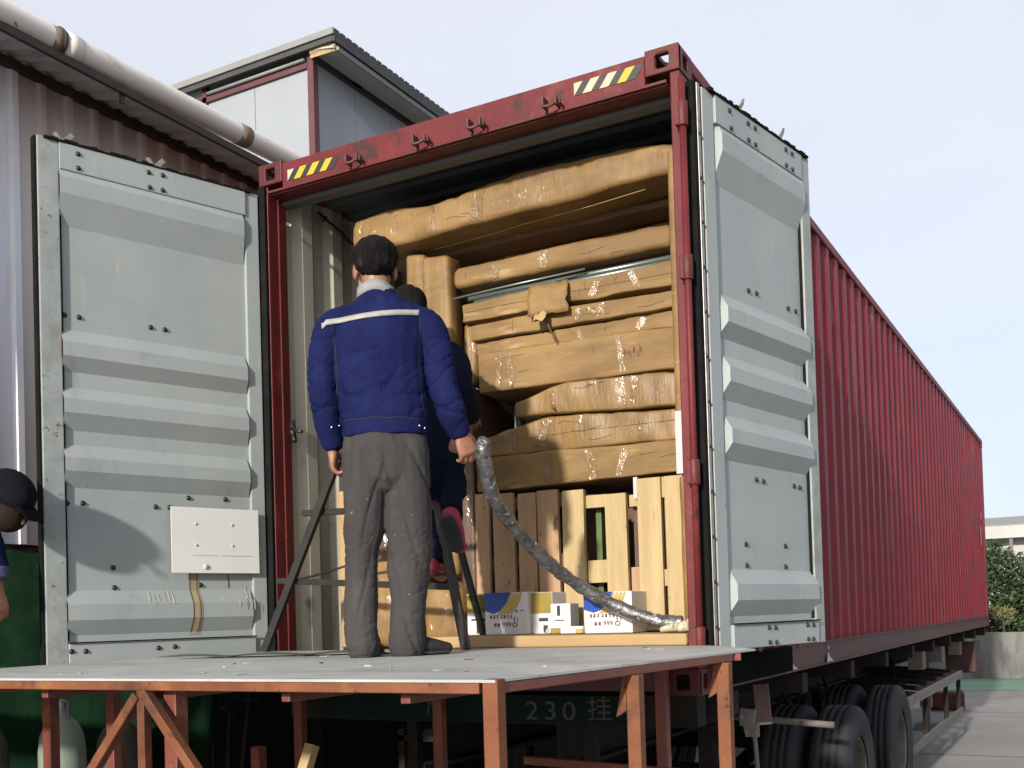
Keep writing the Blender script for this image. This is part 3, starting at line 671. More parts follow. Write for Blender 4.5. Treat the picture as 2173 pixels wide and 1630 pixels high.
for y in (10.6,):                                        # landing legs
    for x in (.55, W-.55):
        mb = MB(); mb.box(x-.07, x+.07, y, y+.14, -1.0, -.1); mb.box(x-.045, x+.045, y+.02, y+.12, -1.22, -1.0); mb.box(x-.14, x+.14, y-.05, y+.19, GZ+.002, -1.22); mb.build('landing_leg', 'guard', tr)
for y in (8.0, 9.6, 11.5):
    mb = MB(); mb.box(W-.35, W-.2, y, y+.25, -.35, -.02); mb.build('twist_lock_box', 'guard', tr)
MB().box(W+.0125, W+.05, .19, 1.42, .03, .165).build('rail_guard_plate', mat('black_plate', (.006, .006, .006), rough=.95, spec=.03), tr, .004)  # added black plate in place of the shade below the open door
MB().box(2.0, 2.4, 11.9, 12.6, -.62, -.2).build('tool_box', mat('dull_red_box', (.07, .025, .025), (.05, .02, .02), 5, rough=.7), tr, .02)

# ------------------------------------------------------------ loading platform
PZ = .225
pf = empty('loading_platform', (1.4, -1.2, GZ)); tag(pf, 'raised steel loading platform with grey deck and rust orange frame', 'platform')
B_, C_ = Vector((2.707, -2.265, 0)), Vector((2.82, -.70, 0))
out = [(-1.6, -2.265), (B_.x, B_.y), (C_.x, C_.y), (2.835, -.5), (2.50, -.045), (.07, -.045), (.02, -.32), (-.06, -1.2), (.0, -1.42), (.02, -1.66), (-.15, -1.56), (-1.6, -1.56)]
MB().prism([(x, y, PZ-.007) for x, y in out], (0, 0, .007)).build('deck', 'deck', pf)
def beam(a, b, w=.036, h=.027, z=PZ-.007-.0145, m='frame', n='edge_beam'):
    return MB().bar((a[0], a[1], z), (b[0], b[1], z), w, h).build(n, m, pf, .003)
beam((-1.6, -2.245), (2.66, -2.245)); beam((2.69, -2.22), (2.80, -.73), m='frame_red'); beam((2.82, -.70), (2.52, -.06), m='frame_red')
beam((-1.6, -1.60), (-.17, -1.60)); beam((.09, -.07), (2.5, -.07))
for y in (-1.9, -1.5, -1.1, -.7, -.35): beam((.05, y), (2.7, y), .035, .03, PZ-.024, 'frame_red', 'cross_beam')
for x in (.5, 1.0, 1.5, 2.0, 2.4): beam((x, -2.2), (x, -.1), .03, .025, PZ-.055, 'frame_red', 'cross_beam')
def post(x, y, w=.05, m='frame', top=PZ-.008, n='leg'):
    return MB().box(x-w/2, x+w/2, y-w/2, y+w/2, GZ, top).build(n, m, pf, .003)
post(2.690, -2.242, .042, 'frame', PZ+.001)
post(1.498, -2.245, .030); post(1.56, -2.18, .05, 'frame_red')
post(2.757, -1.512, .042, 'frame', PZ-.035); post(2.808, -.807, .046, 'frame', PZ-.035)
post(.1, -2.245); post(-1.2, -2.245); post(1.15, -.1, .05, 'frame_red'); post(.3, -.12, .05, 'frame_red'); post(2.3, -.1, .05, 'frame_red'); post(.0, -1.4, .05, 'frame_red'); post(.62, -1.6, .04, 'frame_red')
for (a, b) in (((1.485, -2.252, .175), (.97, -2.252, -.41)), ((1.51, -2.252, .185), (2.12, -2.252, -.50))):
    MB().bar(a, b, .03, .032, (0, 1, 0)).build('brace', 'frame', pf, .003)
for (p_, dx) in (((2.757, -1.512), .02), ((2.808, -.807), .015)):       # gussets reaching back under the deck edge
    MB().prism([(p_[0]-.022, p_[1]-.02, PZ-.04), (p_[0]-.022, p_[1]-.02, PZ-.14), (p_[0]-.055, p_[1]-.02, PZ-.16), (p_[0]-.03, p_[1]-.02, PZ-.04)], (0, .03, 0)).build('gusset', 'frame', pf)
MB().bar((2.79, -.85, -.24), (2.74, -1.50, -.24), .04, .04).build('tie_bar', 'frame', pf)
MB().bar((2.78, -.80, -.215), (1.9, -.62, -.215), .03, .03).build('tie_bar', 'frame_red', pf)
# bent loose sheet lying on the deck
mb = MB(); vs = []; nx_ = 30
for i in range(nx_+1):
    t = i/nx_; x = .22+1.0*t; y0 = -1.02+.33*t
    for j in range(5):
        u = j/4; vs.append((x+.1*u, y0+.26*u, PZ+.002+.012*abs(math.sin(t*9+u*3))*(1-.5*u)+(.010 if j == 0 else 0)))
mb.add(vs, [(5*i+j, 5*i+5+j, 5*i+6+j, 5*i+1+j) for i in range(nx_) for j in range(4)], True)
single(mb, 'metal_sheet', 'deck', 'thin buckled metal sheet lying on the deck by the container sill', 'metal sheet', (.7, -.8, PZ))
# debris on the deck
for i in range(30):
    x, y = random.uniform(.8, 2.6), random.uniform(-2.1, -.2); a = random.uniform(0, 3); l_ = random.uniform(.004, .022)
    if 1.1 < x < 1.7 and -1.2 < y < -.6: continue
    mb = MB(); mb.box(-l_, l_, -.004, .004, 0, .002, Matrix.Translation((x, y, PZ)) @ Matrix.Rotation(a, 4, 'Z'), jit=.003)
    o = mb.build('wood_chip', random.choice(['carton', 'paper', 'blacksteel', 'deck', 'deck']), pf)
def spline(pts, n):
    o = []; P = [Vector(p) for p in pts]
    for i in range(len(P)-1):
        p0, p1, p2, p3 = P[max(i-1, 0)], P[i], P[i+1], P[min(i+2, len(P)-1)]
        for k in range(n):
            t = k/n; o.append(.5*((2*p1)+(-p0+p2)*t+(2*p0-5*p1+4*p2-p3)*t*t+(-p0+3*p1-3*p2+p3)*t**3))
    return o+[P[-1]]
# ------------------------------------------------------------ cargo in the container
M['carton_under'] = mat('brown_cardboard_shaded', (.20, .115, .06), (.14, .08, .042), 3, stretch=(.4, 1, 2), rough=.75, bump=.25, bscale=9)  # darker cardboard: shade under the top carton put into its colour
M['film'] = mat('clear_packing_film', (.5, .42, .28), (.6, .55, .42), 20, rough=.3, bump=1, bscale=30, coat=1, coat_bump=1, coat_scale=30)
CY = .42
G = 'cartons stacked in the container'
# board along the floor edge
carton('floor_board', 'pale board laid along the container floor edge', .95, 2.375, [.224, .222], [.283, .276], .03, .5, .008, 'carton_pale', .002, 'board')
carton('wrapped_carton', 'top rounded brown carton wrapped in film, under the container ceiling', .36, 2.30, [2.455, 2.43, 2.45, 2.455, 2.455, 2.475, 2.485], [2.62, 2.645, 2.615, 2.64, 2.665, 2.66, 2.65, 2.61], .35, 1.35, .028, 'carton_film', .012, group=G, seg=34)
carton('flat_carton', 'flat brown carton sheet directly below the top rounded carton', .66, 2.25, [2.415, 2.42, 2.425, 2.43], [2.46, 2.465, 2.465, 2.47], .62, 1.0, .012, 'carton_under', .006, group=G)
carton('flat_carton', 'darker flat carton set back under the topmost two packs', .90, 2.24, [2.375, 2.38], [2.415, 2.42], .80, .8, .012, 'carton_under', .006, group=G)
carton('carton_roll', 'long rounded carton above the bundle of steel tubes', .976, 2.225, [2.15, 2.153, 2.148], [2.262, 2.272, 2.266], .42, .5, .03, 'carton', .008, group=G)
for i, (z, y, r_, lb) in enumerate(((2.118, .50, .014, 'upper pale steel tube lying under the long rounded carton'), (2.105, .55, .018, 'middle pale steel tube of the bundle behind the upper one'), (2.082, .46, .013, 'lowest pale steel tube resting on the torn-flap carton'))):
    mb = MB(); mb.tube([(1.03+.03*i, y, z-.012), (1.7, y, z-.004), (2.33, y, z)], r_, 12)
    single(mb, 'steel_tube', 'galv', lb, 'tube', (1.7, y, z-r_), 'steel tubes in the cargo')
mb = MB(); mb.tube([(.985, .40, 2.09), (1.3, .41, 2.105), (1.75, .45, 2.128)], .006, 8)
single(mb, 'wire_rod', 'galv', 'thin pale rod slanting over the left end of the cartons', 'rod', (1.4, .4, 2.09))
c6 = carton('torn_carton', 'brown carton with a torn crumpled flap hanging at its middle', 1.03, 2.245, [1.958, 1.965, 1.96], [2.058, 2.066, 2.072, 2.078], .42, .6, .009, 'carton', .009, group=G)
mb = MB(); vs = []
for i in range(9):
    for j in range(7):
        x = 1.455+.225*i/8+.012*noise.noise((i*.8, j*.7, 1)); z = 2.075-.165*j/6; y = .395-.03*math.sin(j/6*2.4)-.014*noise.noise((i*.9, j*.9, 5))
        if j == 6: z += .02*noise.noise((i*1.7, 0, 3))
        vs.append((x, y, z))
mb.add(vs, [(7*i+j, 7*i+j+1, 7*i+8+j, 7*i+7+j) for i in range(8) for j in range(6)], True)
fl = mb.build('torn_flap', 'carton', c6); s_ = fl.modifiers.new('solid', 'SOLIDIFY'); s_.thickness = .005
mb = MB(); vs = []
for i in range(5):
    for j in range(5): vs.append((1.50+.07*i/4+.01*noise.noise((i, j, 2.2)), .37-.035*j/4-.02*abs(noise.noise((i*.7, j*.9, 8))), 1.925-.05*j/4+.02*noise.noise((i*.6, j*.6, 9))))
mb.add(vs, [(5*i+j, 5*i+j+1, 5*i+6+j, 5*i+5+j) for i in range(4) for j in range(4)], True)
q = mb.build('torn_scrap', 'carton_pale', c6); s_ = q.modifiers.new('solid', 'SOLIDIFY'); s_.thickness = .004
mb = MB(); mb.tube([(1.55, .375, 1.90), (1.575, .38, 1.83), (1.60, .395, 1.765)], .004, 6); mb.build('strap_end', 'wood_dark', c6)
carton('flat_carton', 'flat carton under the torn one, upper of a thin pair', 1.083, 2.25, [1.852, 1.85], [1.935, 1.945, 1.928], .42, .6, .008, 'carton', .009, group=G)
carton('flat_carton', 'lower of the thin pair of flat cartons, red-brown shaded front', 1.09, 2.25, [1.782, 1.775, 1.762], [1.85, 1.846], .455, .6, .007, 'carton', .009, group=G)
c8 = carton('large_carton', 'deep plain carton with pencil marks near its right end', 1.118, 2.255, [1.565, 1.56, 1.55], [1.776, 1.772, 1.755], .42, .6, .010, 'carton', .006, group=G)
mb = MB()
for k in range(9):
    x = 1.96+.012*k+random.uniform(-.004, .004); z = 1.665+.012*math.sin(k*1.9); mb.bar((x, .4115, z-random.uniform(.005, .02)), (x+random.uniform(-.012, .012), .4115, z+random.uniform(.004, .018)), .0018, .0025)
mb.build('pencil_marks', 'wood_dark', c8)
carton('film_pack', 'glossy film-wrapped carton, upper of the two shining packs', 1.33, 2.25, [1.42, 1.395, 1.37], [1.49, 1.562, 1.555, 1.53], .42, .6, .012, 'film_glint', .010, group=G)
carton('film_pack', 'glossy film-wrapped pack with bright reflections, below the other shining pack', 1.13, 2.25, [1.23, 1.22, 1.215, 1.21], [1.33, 1.41, 1.38, 1.358], .45, .6, .012, 'film_glint', .012, group=G)
carton('long_carton', 'long carton beam lying on the upright timber slats', 1.09, 2.25, [1.035, 1.045, 1.05], [1.224, 1.215, 1.203], .42, .6, .008, 'carton', .009, group=G)
# right hand upright board and label
rs = carton('upright_carton', 'tall narrow carton standing against the right container wall', 2.258, 2.36, [1.02], [2.56], .29, .5, .02, 'carton', .006, group=G)
MB().box(2.262, 2.318, .284, .2865, 1.02, 1.315).build('paper_label', 'paper', rs)
carton('upright_carton', 'lower upright carton beside the right wall, reaching the floor board', 2.262, 2.37, [.28], [1.018], .30, .5, .02, 'carton_film', .008, group=G)
carton('packing_film', 'crumpled clear film bunched at the right foot of the cargo', 2.22, 2.365, [.278], [.30, .345], .10, .17, .01, 'film', .02, 'packing film')
# upright cartons on the left
carton('upright_carton', 'film-wrapped upright carton left of the taller dark gap, behind the man\'s ear', .635, .765, [.70], [2.42, 2.40], .47, .14, .020, 'carton_film', .010, group=G, seg=8)
carton('upright_carton', 'upright carton with rounded glossy top standing right behind the man', .772, .955, [.60], [2.365, 2.345], .42, .14, .022, 'carton_film', .008, group=G, seg=8)
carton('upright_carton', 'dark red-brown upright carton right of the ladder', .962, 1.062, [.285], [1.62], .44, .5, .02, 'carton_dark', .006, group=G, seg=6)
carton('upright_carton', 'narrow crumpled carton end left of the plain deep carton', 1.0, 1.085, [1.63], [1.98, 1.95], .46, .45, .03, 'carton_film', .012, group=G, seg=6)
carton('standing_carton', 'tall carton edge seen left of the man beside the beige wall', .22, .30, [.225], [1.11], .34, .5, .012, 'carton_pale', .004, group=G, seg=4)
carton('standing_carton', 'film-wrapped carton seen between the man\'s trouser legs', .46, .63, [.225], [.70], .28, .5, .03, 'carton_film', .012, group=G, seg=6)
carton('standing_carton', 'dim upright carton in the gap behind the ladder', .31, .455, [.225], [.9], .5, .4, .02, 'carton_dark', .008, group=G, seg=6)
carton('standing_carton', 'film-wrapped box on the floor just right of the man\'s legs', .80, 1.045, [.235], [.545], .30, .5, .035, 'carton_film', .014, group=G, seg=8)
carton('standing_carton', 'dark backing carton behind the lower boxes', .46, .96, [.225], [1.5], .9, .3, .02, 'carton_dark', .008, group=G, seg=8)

# clear tape and creases lying on the carton fronts
M['tape'] = mat('clear_brown_tape', (.33, .215, .10), (.27, .17, .075), 10, rough=.25, bump=.6, bscale=40, coat=.6, coat_rough=.1, coat_bump=.8, coat_scale=30)
M['crease'] = mat('dark_crease', (.14, .08, .035), (.19, .11, .05), 20, rough=.9)
def conform(o, pts, w, m, name, off=.002):
    off_ = o.location; me = o.data; bv = BVHTree.FromPolygons([v.co.copy() for v in me.vertices], [tuple(p.vertices) for p in me.polygons])
    P = [Vector((x, 0, z)) for x, z in pts]; sp_ = []
    for i in range(len(P)-1):
        n = max(2, int((P[i+1]-P[i]).length/.02))
        for k in range(n): sp_.append(P[i].lerp(P[i+1], k/n))
    sp_.append(P[-1]); vs = []
    for i, q in enumerate(sp_):
        d = (sp_[min(i+1, len(sp_)-1)]-sp_[max(i-1, 0)]).normalized(); s = Vector((-d.z, 0, d.x))
        pr = []
        for k in (-1, 1):
            a = q+s*(k*w/2*(1+.15*noise.noise(q*30))); h_ = bv.ray_cast(Vector((a.x, -1, a.z))-off_, Vector((0, 1, 0)))
            if h_[0] is None: break
            pr.append(h_[0]+Vector((0, -off, 0)))
        if len(pr) == 2: vs += pr
    if len(vs) < 4: return
    mb = MB(); mb.add(vs, [(2*i, 2*i+1, 2*i+3, 2*i+2) for i in range(len(vs)//2-1)], True)
    me2 = mb.mesh(name); link(name, me2, m, o)
rc = random.Random(11)
for o in [q for q in list(bpy.data.objects) if q.type == 'MESH' and q.parent is None and q.get('group') == G]:
    bb = [v.co for v in o.data.vertices]; x0, x1 = min(v.x for v in bb)+o.location.x, max(v.x for v in bb)+o.location.x; z0, z1 = min(v.z for v in bb)+o.location.z, max(v.z for v in bb)+o.location.z
    if x1-x0 > .6:
        h = z1-z0
        for k in range(3 if h > .1 else 2):
            x = rc.uniform(x0+.08, x1-.15); dx = rc.uniform(-.05, .05); conform(o, [(x, z0+.02), (x+dx, z1-.02)], rc.uniform(.025, .05), 'tape', 'tape_strip')
        for k in range(5):
            x = rc.uniform(x0+.05, x1-.1); za = rc.uniform(z0+.01, z1-.03); ln = rc.uniform(.02, .12)
            if rc.random() < .5: conform(o, [(x, za), (x+ln*.5, za+rc.uniform(-.012, .012)), (x+ln*1.6, za+rc.uniform(-.015, .015))], .0024, 'crease', 'crease')
            else: conform(o, [(x, min(z1-.01, za+ln*.5)), (x+rc.uniform(-.02, .02), za)], .0024, 'crease', 'crease')
        if h > .12 and rc.random() < .6: conform(o, [(x0+.03, z0+h*.45), ((x0+x1)/2, z0+h*.5), (x1-.03, z0+h*.48)], .0025, 'crease', 'flap_line')
mb = MB(); mb.tube(spline([(.80, .52, 2.43), (1.15, .50, 2.432), (1.4, .47, 2.436), (1.75, .45, 2.44), (2.1, .42, 2.45)], 6), .002, 5)
single(mb, 'packing_string', 'carton_pale', 'thin pale string sagging under the topmost carton', 'string', (1.4, .47, 2.43))
# timber crate of upright slats
def slat(parent, x0, x1, z0, z1, y, m, lean=0, d=.03):
    mb = MB(); mb.prism([(x0, y, z0), (x1, y, z0), (x1+lean, y, z1), (x0+lean, y, z1)], (0, d, 0)); return mb.build('plank', m, parent, .003)
cr1 = empty('timber_crate', (1.36, .5, .285)); tag(cr1, 'shaded crate of close-set upright planks at the left of the row', 'crate', 'timber crates in the cargo')
for i, (a, b, zt, m_) in enumerate(((1.072, 1.155, 1.03, 'wood_pink'), (1.187, 1.311, 1.022, 'wood_pink'), (1.331, 1.436, 1.012, 'wood_pink'), (1.452, 1.571, 1.018, 'wood_pink'), (1.588, 1.709, 1.006, 'wood'))):
    slat(cr1, a, b, .285, zt, .42, m_, -.006 if i % 2 else .004)  # leftmost planks reddened, the tone of the shadow put into their colour
for z in (.33, .62, .93): MB().box(1.072, 1.709, .4505, .478, z, z+.07).build('crosspiece', 'wood_dark', cr1)
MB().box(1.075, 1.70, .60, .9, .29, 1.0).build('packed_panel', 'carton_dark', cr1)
for (a, b, z0, z1) in ((1.19, 1.30, .285, .45), (1.34, 1.43, .285, .52), (1.455, 1.565, .285, .40)):
    MB().box(a, b, .404, .4195, z0, z1).build('plank', 'wood_pink', cr1, .003)
cr2 = empty('timber_crate', (1.84, .5, .285)); tag(cr2, 'crate with one knotty middle plank and green packing showing through its gaps', 'crate', 'timber crates in the cargo')
slat(cr2, 1.832, 1.946, .285, .97, .42, 'wood', -.004)
for (a, b, y, z0, z1, m_) in ((1.712, 1.83, .4505, .91, .975, 'wood'), (1.712, 1.83, .4505, .53, .645, 'wood'), (1.948, 2.005, .4505, .90, .96, 'wood'), (1.948, 2.0, .4505, .47, .60, 'wood_pink')):
    MB().box(a, b, y, y+.03, z0, z1).build('crosspiece', m_, cr2, .003)
MB().box(1.735, 1.765, .52, .62, .30, .95).build('green_packing', 'green', cr2)
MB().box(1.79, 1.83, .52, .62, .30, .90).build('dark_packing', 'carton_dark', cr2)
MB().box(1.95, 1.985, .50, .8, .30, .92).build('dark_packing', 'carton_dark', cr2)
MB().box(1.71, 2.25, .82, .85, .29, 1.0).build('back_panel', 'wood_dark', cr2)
cr3 = empty('timber_crate', (2.13, .5, .285)); tag(cr3, 'tallest pale crate of two wide planks at the right wall', 'crate', 'timber crates in the cargo')
slat(cr3, 2.012, 2.136, .285, 1.03, .40, 'wood', -.002); slat(cr3, 2.156, 2.25, .285, 1.03, .40, 'wood', -.003)
MB().box(2.137, 2.155, .412, .43, .50, .58).build('crosspiece', 'wood', cr3); MB().box(2.137, 2.155, .412, .43, .93, 1.03).build('crosspiece', 'wood', cr3)
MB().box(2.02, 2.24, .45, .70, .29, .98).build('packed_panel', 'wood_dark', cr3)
MB().box(1.99, 2.011, .41, .43, .935, 1.04).build('end_strip', 'white_plastic', cr3)

# printed cartons on the board
def printed(name, label, x0, x1, y0, z0, z1, depth=.24):
    t = empty(name, ((x0+x1)/2, y0+depth/2, z0)); tag(t, label, 'carton', 'printed cartons on the board')
    MB().box(x0, x1, y0, y0+depth, z0, z1).build('box', 'white_print', t, .003)
    return t
def blueface(t, x0, x1, y, z0, z1, flip=0):
    w, h = x1-x0, z1-z0; e = .0012
    def P(u, v): return (x0+u*w, y-e, z0+v*h)
    MB().prism([P(.0, .58), P(.20, .5), P(.36, .56), P(.52, .76), P(.62, 1), P(0, 1)], (0, .001, 0)).build('blue_field', 'blue_print', t)
    for k in range(4):
        a = .30+.085*k; b = .60+.075*k
        pts = [P(a, .47+.01*k), P(a+.10, .49+.01*k), P(b-.02, .72), P(b+.065, .985), P(b+.02, .985), P(b-.09, .74), P(a+.06, .55)]
        MB().prism([(q[0], q[1]-.0006*(k+1), q[2]) for q in pts], (0, .0005, 0)).build('yellow_stripe', 'yellow_print', t)
    text_mesh('lettering', '999', h*.17, Matrix.Translation((x0+w*.40, y-.0016, z0+h*.18)) @ Matrix.Rotation(R(90), 4, 'X'), 'ink', t, .0003)
    m_ = MB(); r_ = random.Random(3)
    for k in range(7):
        cx = x0+w*(.12+.075*k+(.02 if k > 2 else 0)); cz = z0+h*.385
        for q in range(4): 
            if r_.random() < .8: m_.box(cx, cx+w*.05, y-.002, y-.0014, cz+h*.022*q, cz+h*.022*q+h*.012)
        m_.box(cx+w*r_.uniform(.01, .03), cx+w*.04, y-.002, y-.0014, cz, cz+h*.085)
    for k in range(2): m_.box(x0+w*(.22+.08*k), x0+w*(.27+.08*k), y-.002, y-.0014, z0+h*.19, z0+h*.27, jit=.001)
    m_.build('lettering', 'ink_red', t)
    m_ = MB(); m_.tube([(x0+w*(.70+.05*math.cos(a/8*6.28)), y-.002, z0+h*(.23+.05*math.sin(a/8*6.28))) for a in range(8)], .0022, 6, closed=True)
    m_.box(x0+w*.68, x0+w*.70, y-.002, y-.0012, z0+h*.30, z0+h*.42); m_.box(x0+w*.76, x0+w*.775, y-.002, y-.0012, z0+h*.29, z0+h*.40)
    m_.box(x0+w*.70, x0+w*.79, y-.002, y-.0012, z0+h*.55, z0+h*.565); m_.box(x0+w*.74, x0+w*.75, y-.002, y-.0012, z0+h*.50, z0+h*.585); m_.box(x0+w*.83, x0+w*.92, y-.002, y-.0012, z0+h*.55, z0+h*.57)
    m_.build('symbols', 'ink', t)
t = printed('printed_carton', 'yellow and white printed carton, leftmost, half hidden by the ladder foot', 1.10, 1.238, .27, .284, .495)
MB().box(1.102, 1.236, .2682, .2692, .40, .488).build('ochre_field', 'ochre_print', t); MB().box(1.155, 1.187, .2680, .2692, .29, .345).build('dark_figure', 'ink', t); MB().box(1.125, 1.215, .2680, .2692, .357, .366).build('dark_line', 'ink', t)
t = printed('printed_carton', 'blue and white printed carton with yellow stripes, left one in front', 1.236, 1.482, .22, .283, .495); blueface(t, 1.236, 1.482, .22, .283, .495)
t = printed('printed_carton', 'ochre-topped white carton right of the left blue one', 1.484, 1.60, .26, .283, .49)
MB().box(1.486, 1.598, .2582, .2592, .385, .488).build('ochre_field', 'ochre_print', t); MB().box(1.548, 1.572, .2580, .2592, .288, .325).build('dark_figure', 'ink', t); MB().box(1.525, 1.575, .2580, .2592, .345, .362).build('blue_figure', 'ink', t)
t = printed('small_carton', 'small plain white carton between the two blue ones', 1.592, 1.70, .255, .284, .43, .1)
MB().box(1.628, 1.645, .2532, .2542, .37, .42).build('dark_figure', 'ink', t); MB().box(1.615, 1.665, .2532, .2542, .345, .350).build('dark_line', 'ink', t)
single(MB().box(1.62, 1.70, .19, .225, .283, .31), 'folded_pack', 'ochre_print', 'olive folded pack lying before the small white carton', 'pack', (1.66, .2, .283), bevel=.004)
single(MB().box(1.68, 1.80, .18, .235, .283, .318), 'flat_pack', 'white_print', 'flat white pack with yellow corner left of the right blue carton', 'pack', (1.74, .2, .283), bevel=.003)
single(MB().box(1.765, 1.80, .172, .179, .285, .305), 'yellow_tag', 'yellow_print', 'small yellow tag stuck before the flat white pack', 'tag', (1.78, .175, .285))
t = printed('printed_carton', 'blue and white printed carton under the silver tube, right one', 1.795, 2.045, .21, .281, .478); blueface(t, 1.795, 2.045, .21, .281, .478)
mb = MB(); mb.tube([(1.595, .2, .3), (1.60, .205, .285+.012)], .014, 12); single(mb, 'tape_roll', 'paper', 'tiny pale roll on the board left of the small white carton', 'roll', (1.6, .2, .285))

# silver film tube
pts = [(1.80, -.72, 1.105), (1.785, -.70, 1.05), (1.775, -.66, .98), (1.76, -.60, .905), (1.748, -.48, .82), (1.76, -.33, .725), (1.80, -.16, .61), (1.86, -.03, .525), (1.95, .05, .45), (2.07, .10, .385), (2.2, .13, .335), (2.315, .15, .325)]
sp = spline(pts, 9)
mb = MB(); mb.tube(sp, [.030*(1+.03*math.sin(i*.9)+.10*noise.noise((i*.25, 2, 2)))*(.75 if i < 3 else 1) for i in range(len(sp))], 18)
mb.v = [tuple(Vector(v)+.005*noise.noise_vector(Vector(v)*34)+.004*noise.noise_vector(Vector(v)*80)) for v in mb.v]
tb = single(mb, 'wrapped_tube', 'foil', 'long bent tube wrapped in silver film, from the man\'s hand to the floor', 'wrapped tube', (2.315, .15, .285))

# step ladder
ld = empty('step_ladder', (.65, .1, PZ)); tag(ld, 'black steel A-frame step ladder standing at the container mouth', 'ladder')
for (a, b) in (((.075, -.13, PZ), (.62, -.15, 1.21)), ((1.385, -.22, PZ), (1.13, -.12, 1.21))):
    MB().bar(a, b, .042, .03, (0, 1, 0)).build('front_rail', 'blacksteel', ld, .003)
for (a, b) in (((.345, -.105, .945), (1.19, -.13, .915)), ((.145, -.09, .60), (1.33, -.19, .520))):
    MB().bar(a, b, .03, .032).build('rung', 'blacksteel', ld, .003)
for (a, b) in (((.19, .42, PZ), (.66, .0, 1.2)), ((1.2, .26, PZ+.06), (1.10, .0, 1.2))):
    MB().bar(a, b, .03, .028, (0, 1, 0)).build('back_rail', 'blacksteel', ld, .003)
MB().box(.60, 1.15, -.17, .04, 1.21, 1.235).build('top_plate', 'blacksteel', ld, .003)
mb = MB(); mb.tube(spline([(.30, -.1, .60), (.40, .02, .64), (.52, .1, .68), (.75, .12, .69)], 5), .007, 6); mb.build('stay_cord', 'blacksteel', ld)
# loose cable hanging on the inside of the left wall and the lashing hook
mb = MB(); mb.tube(spline([(.075, .42, 2.76), (.082, .47, 2.735), (.09, .6, 2.70), (.09, .72, 2.655), (.2, .8, 2.6)], 6), .007, 6)
mb.tube([(.08, .44, 2.75), (.085, .455, 2.72), (.08, .48, 2.745)], .012, 6)
single(mb, 'hanging_cable', 'blacksteel', 'thin black cable strung along the top of the inside left wall', 'cable', (.08, .6, 2.65))
mb = MB(); mb.tube([(.065, .155, 1.50), (.07, .15, 1.44), (.075, .155, 1.38)], .017, 8); mb.tube([(.07, .14, 1.455), (.12, .13, 1.435), (.16, .12, 1.425)], .011, 6); mb.tube([(.07, .15, 1.43), (.1, .13, 1.38)], .010, 6)
single(mb, 'lashing_hook', 'blacksteel', 'black hook tied to the inner edge of the left post', 'hook', (.07, .15, 1.38))
mb = MB(); mb.tube([(.06, .16, 2.612), (.085, .155, 2.60), (.10, .15, 2.585)], .010, 6); single(mb, 'lashing_ring', 'zinc', 'small steel ring high on the left post', 'ring', (.07, .15, 2.58))
# ------------------------------------------------------------ left building
lb = empty('warehouse', (-2.6, 0, GZ)); tag(lb, 'long low warehouse with ribbed wall and gutter pipe on the left', 'building')
WX = -2.0
def ribbed(y0, y1, z0, z1, x, m, pitch=.21, dep=.028, name='wall_sheet'):
    pr = []; y = y0
    while y < y1-1e-6:
        for (dy, d) in ((0, 0), (pitch*.62, 0), (pitch*.70, dep), (pitch*.92, dep)):
            if y+dy < y1: pr.append((y+dy, d))
        y += pitch
    pr.append((y1, 0)); vs = []
    for (yy, d) in pr: vs += [(x+d, yy, z0), (x+d, yy, z1)]
    return MB().add(vs, [(2*i, 2*i+2, 2*i+3, 2*i+1) for i in range(len(pr)-1)]).build(name, m, lb, fix=False)
M['wallsheet_mid'] = mat('yellowed_wall_sheet', (.95, .88, .84), (.80, .71, .66), 1.5, stretch=(1, 1, .3), rough=.5, spots=[((.62, .50, .44), 2.0, .50, .3, (1, 2, .35))])  # middle step from offwhite to brown, part of the painted eave shade
y = -6.3
k = 0
while y < 6.3:
    ribbed(y, y+1.05, .92, 4.03, WX, 'wallsheet' if y < -.03 else ('wallsheet_mid' if y < 1.0 else 'wallsheet_brown')); y += 1.05
mb = MB(); mb.box(WX-.06, WX-.012, -6.3, 6.3, .86, 4.0); mb.build('wall_backing', 'fascia', lb)
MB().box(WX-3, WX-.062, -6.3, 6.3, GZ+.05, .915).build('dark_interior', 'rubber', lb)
for i in range(9):
    yy = -6.2+i*1.5; MB().box(WX-.12, WX-.02, yy, yy+.12, GZ, .86).build('wall_post', 'chassis', lb)
MB().box(WX-6, WX-.1, 6.25, 6.35, GZ, 4.0).build('end_wall', 'wallsheet_brown', lb)
# sloping corrugated eave sheets
for i in range(15):
    y0 = -6.6+i*.9; vs = []; ny = 18
    for j in range(ny+1):
        yy = y0+.9*j/ny; d = .018*math.sin(2*math.pi*(yy/.145))
        for (x, z) in ((WX-2.6, 4.72), (WX, 4.035), (WX+.52, 3.90)): vs.append((x, yy, z+d-.010*yy))
    MB().add(vs, [(3*j+q, 3*j+q+1, 3*j+4+q, 3*j+3+q) for j in range(ny) for q in range(2)], True).build('roof_sheet', 'eave', lb)
MB().bar((WX+.52, -6.5, 3.93), (WX+.52, 6.6, 3.83), .03, .05).build('eave_edge', 'fascia', lb)
MB().bar((WX+.04, -6.3, 4.0), (WX+.04, 6.3, 3.955), .05, .05).build('wall_head_rail', 'fascia', lb)
gp = MB(); gp.tube([(-1.5, -6.6, 3.87), (-1.5, -1, 3.965), (-1.5, 2.5, 4.035), (-1.5, 6.6, 4.11)], .077, 24); gpo = gp.build('gutter_pipe', 'pipe', lb)
def coupling(y, w, r, m):
    z = 3.965+(y+1)*.02; MB().tube([(-1.5, y, z), (-1.5, y+w, z+w*.02)], r, 24).build('pipe_coupling', m, gpo)
coupling(-.16, .09, .079, 'pipe_tape'); coupling(-.065, .12, .084, 'pipe'); coupling(-.10, .012, .088, 'fascia')
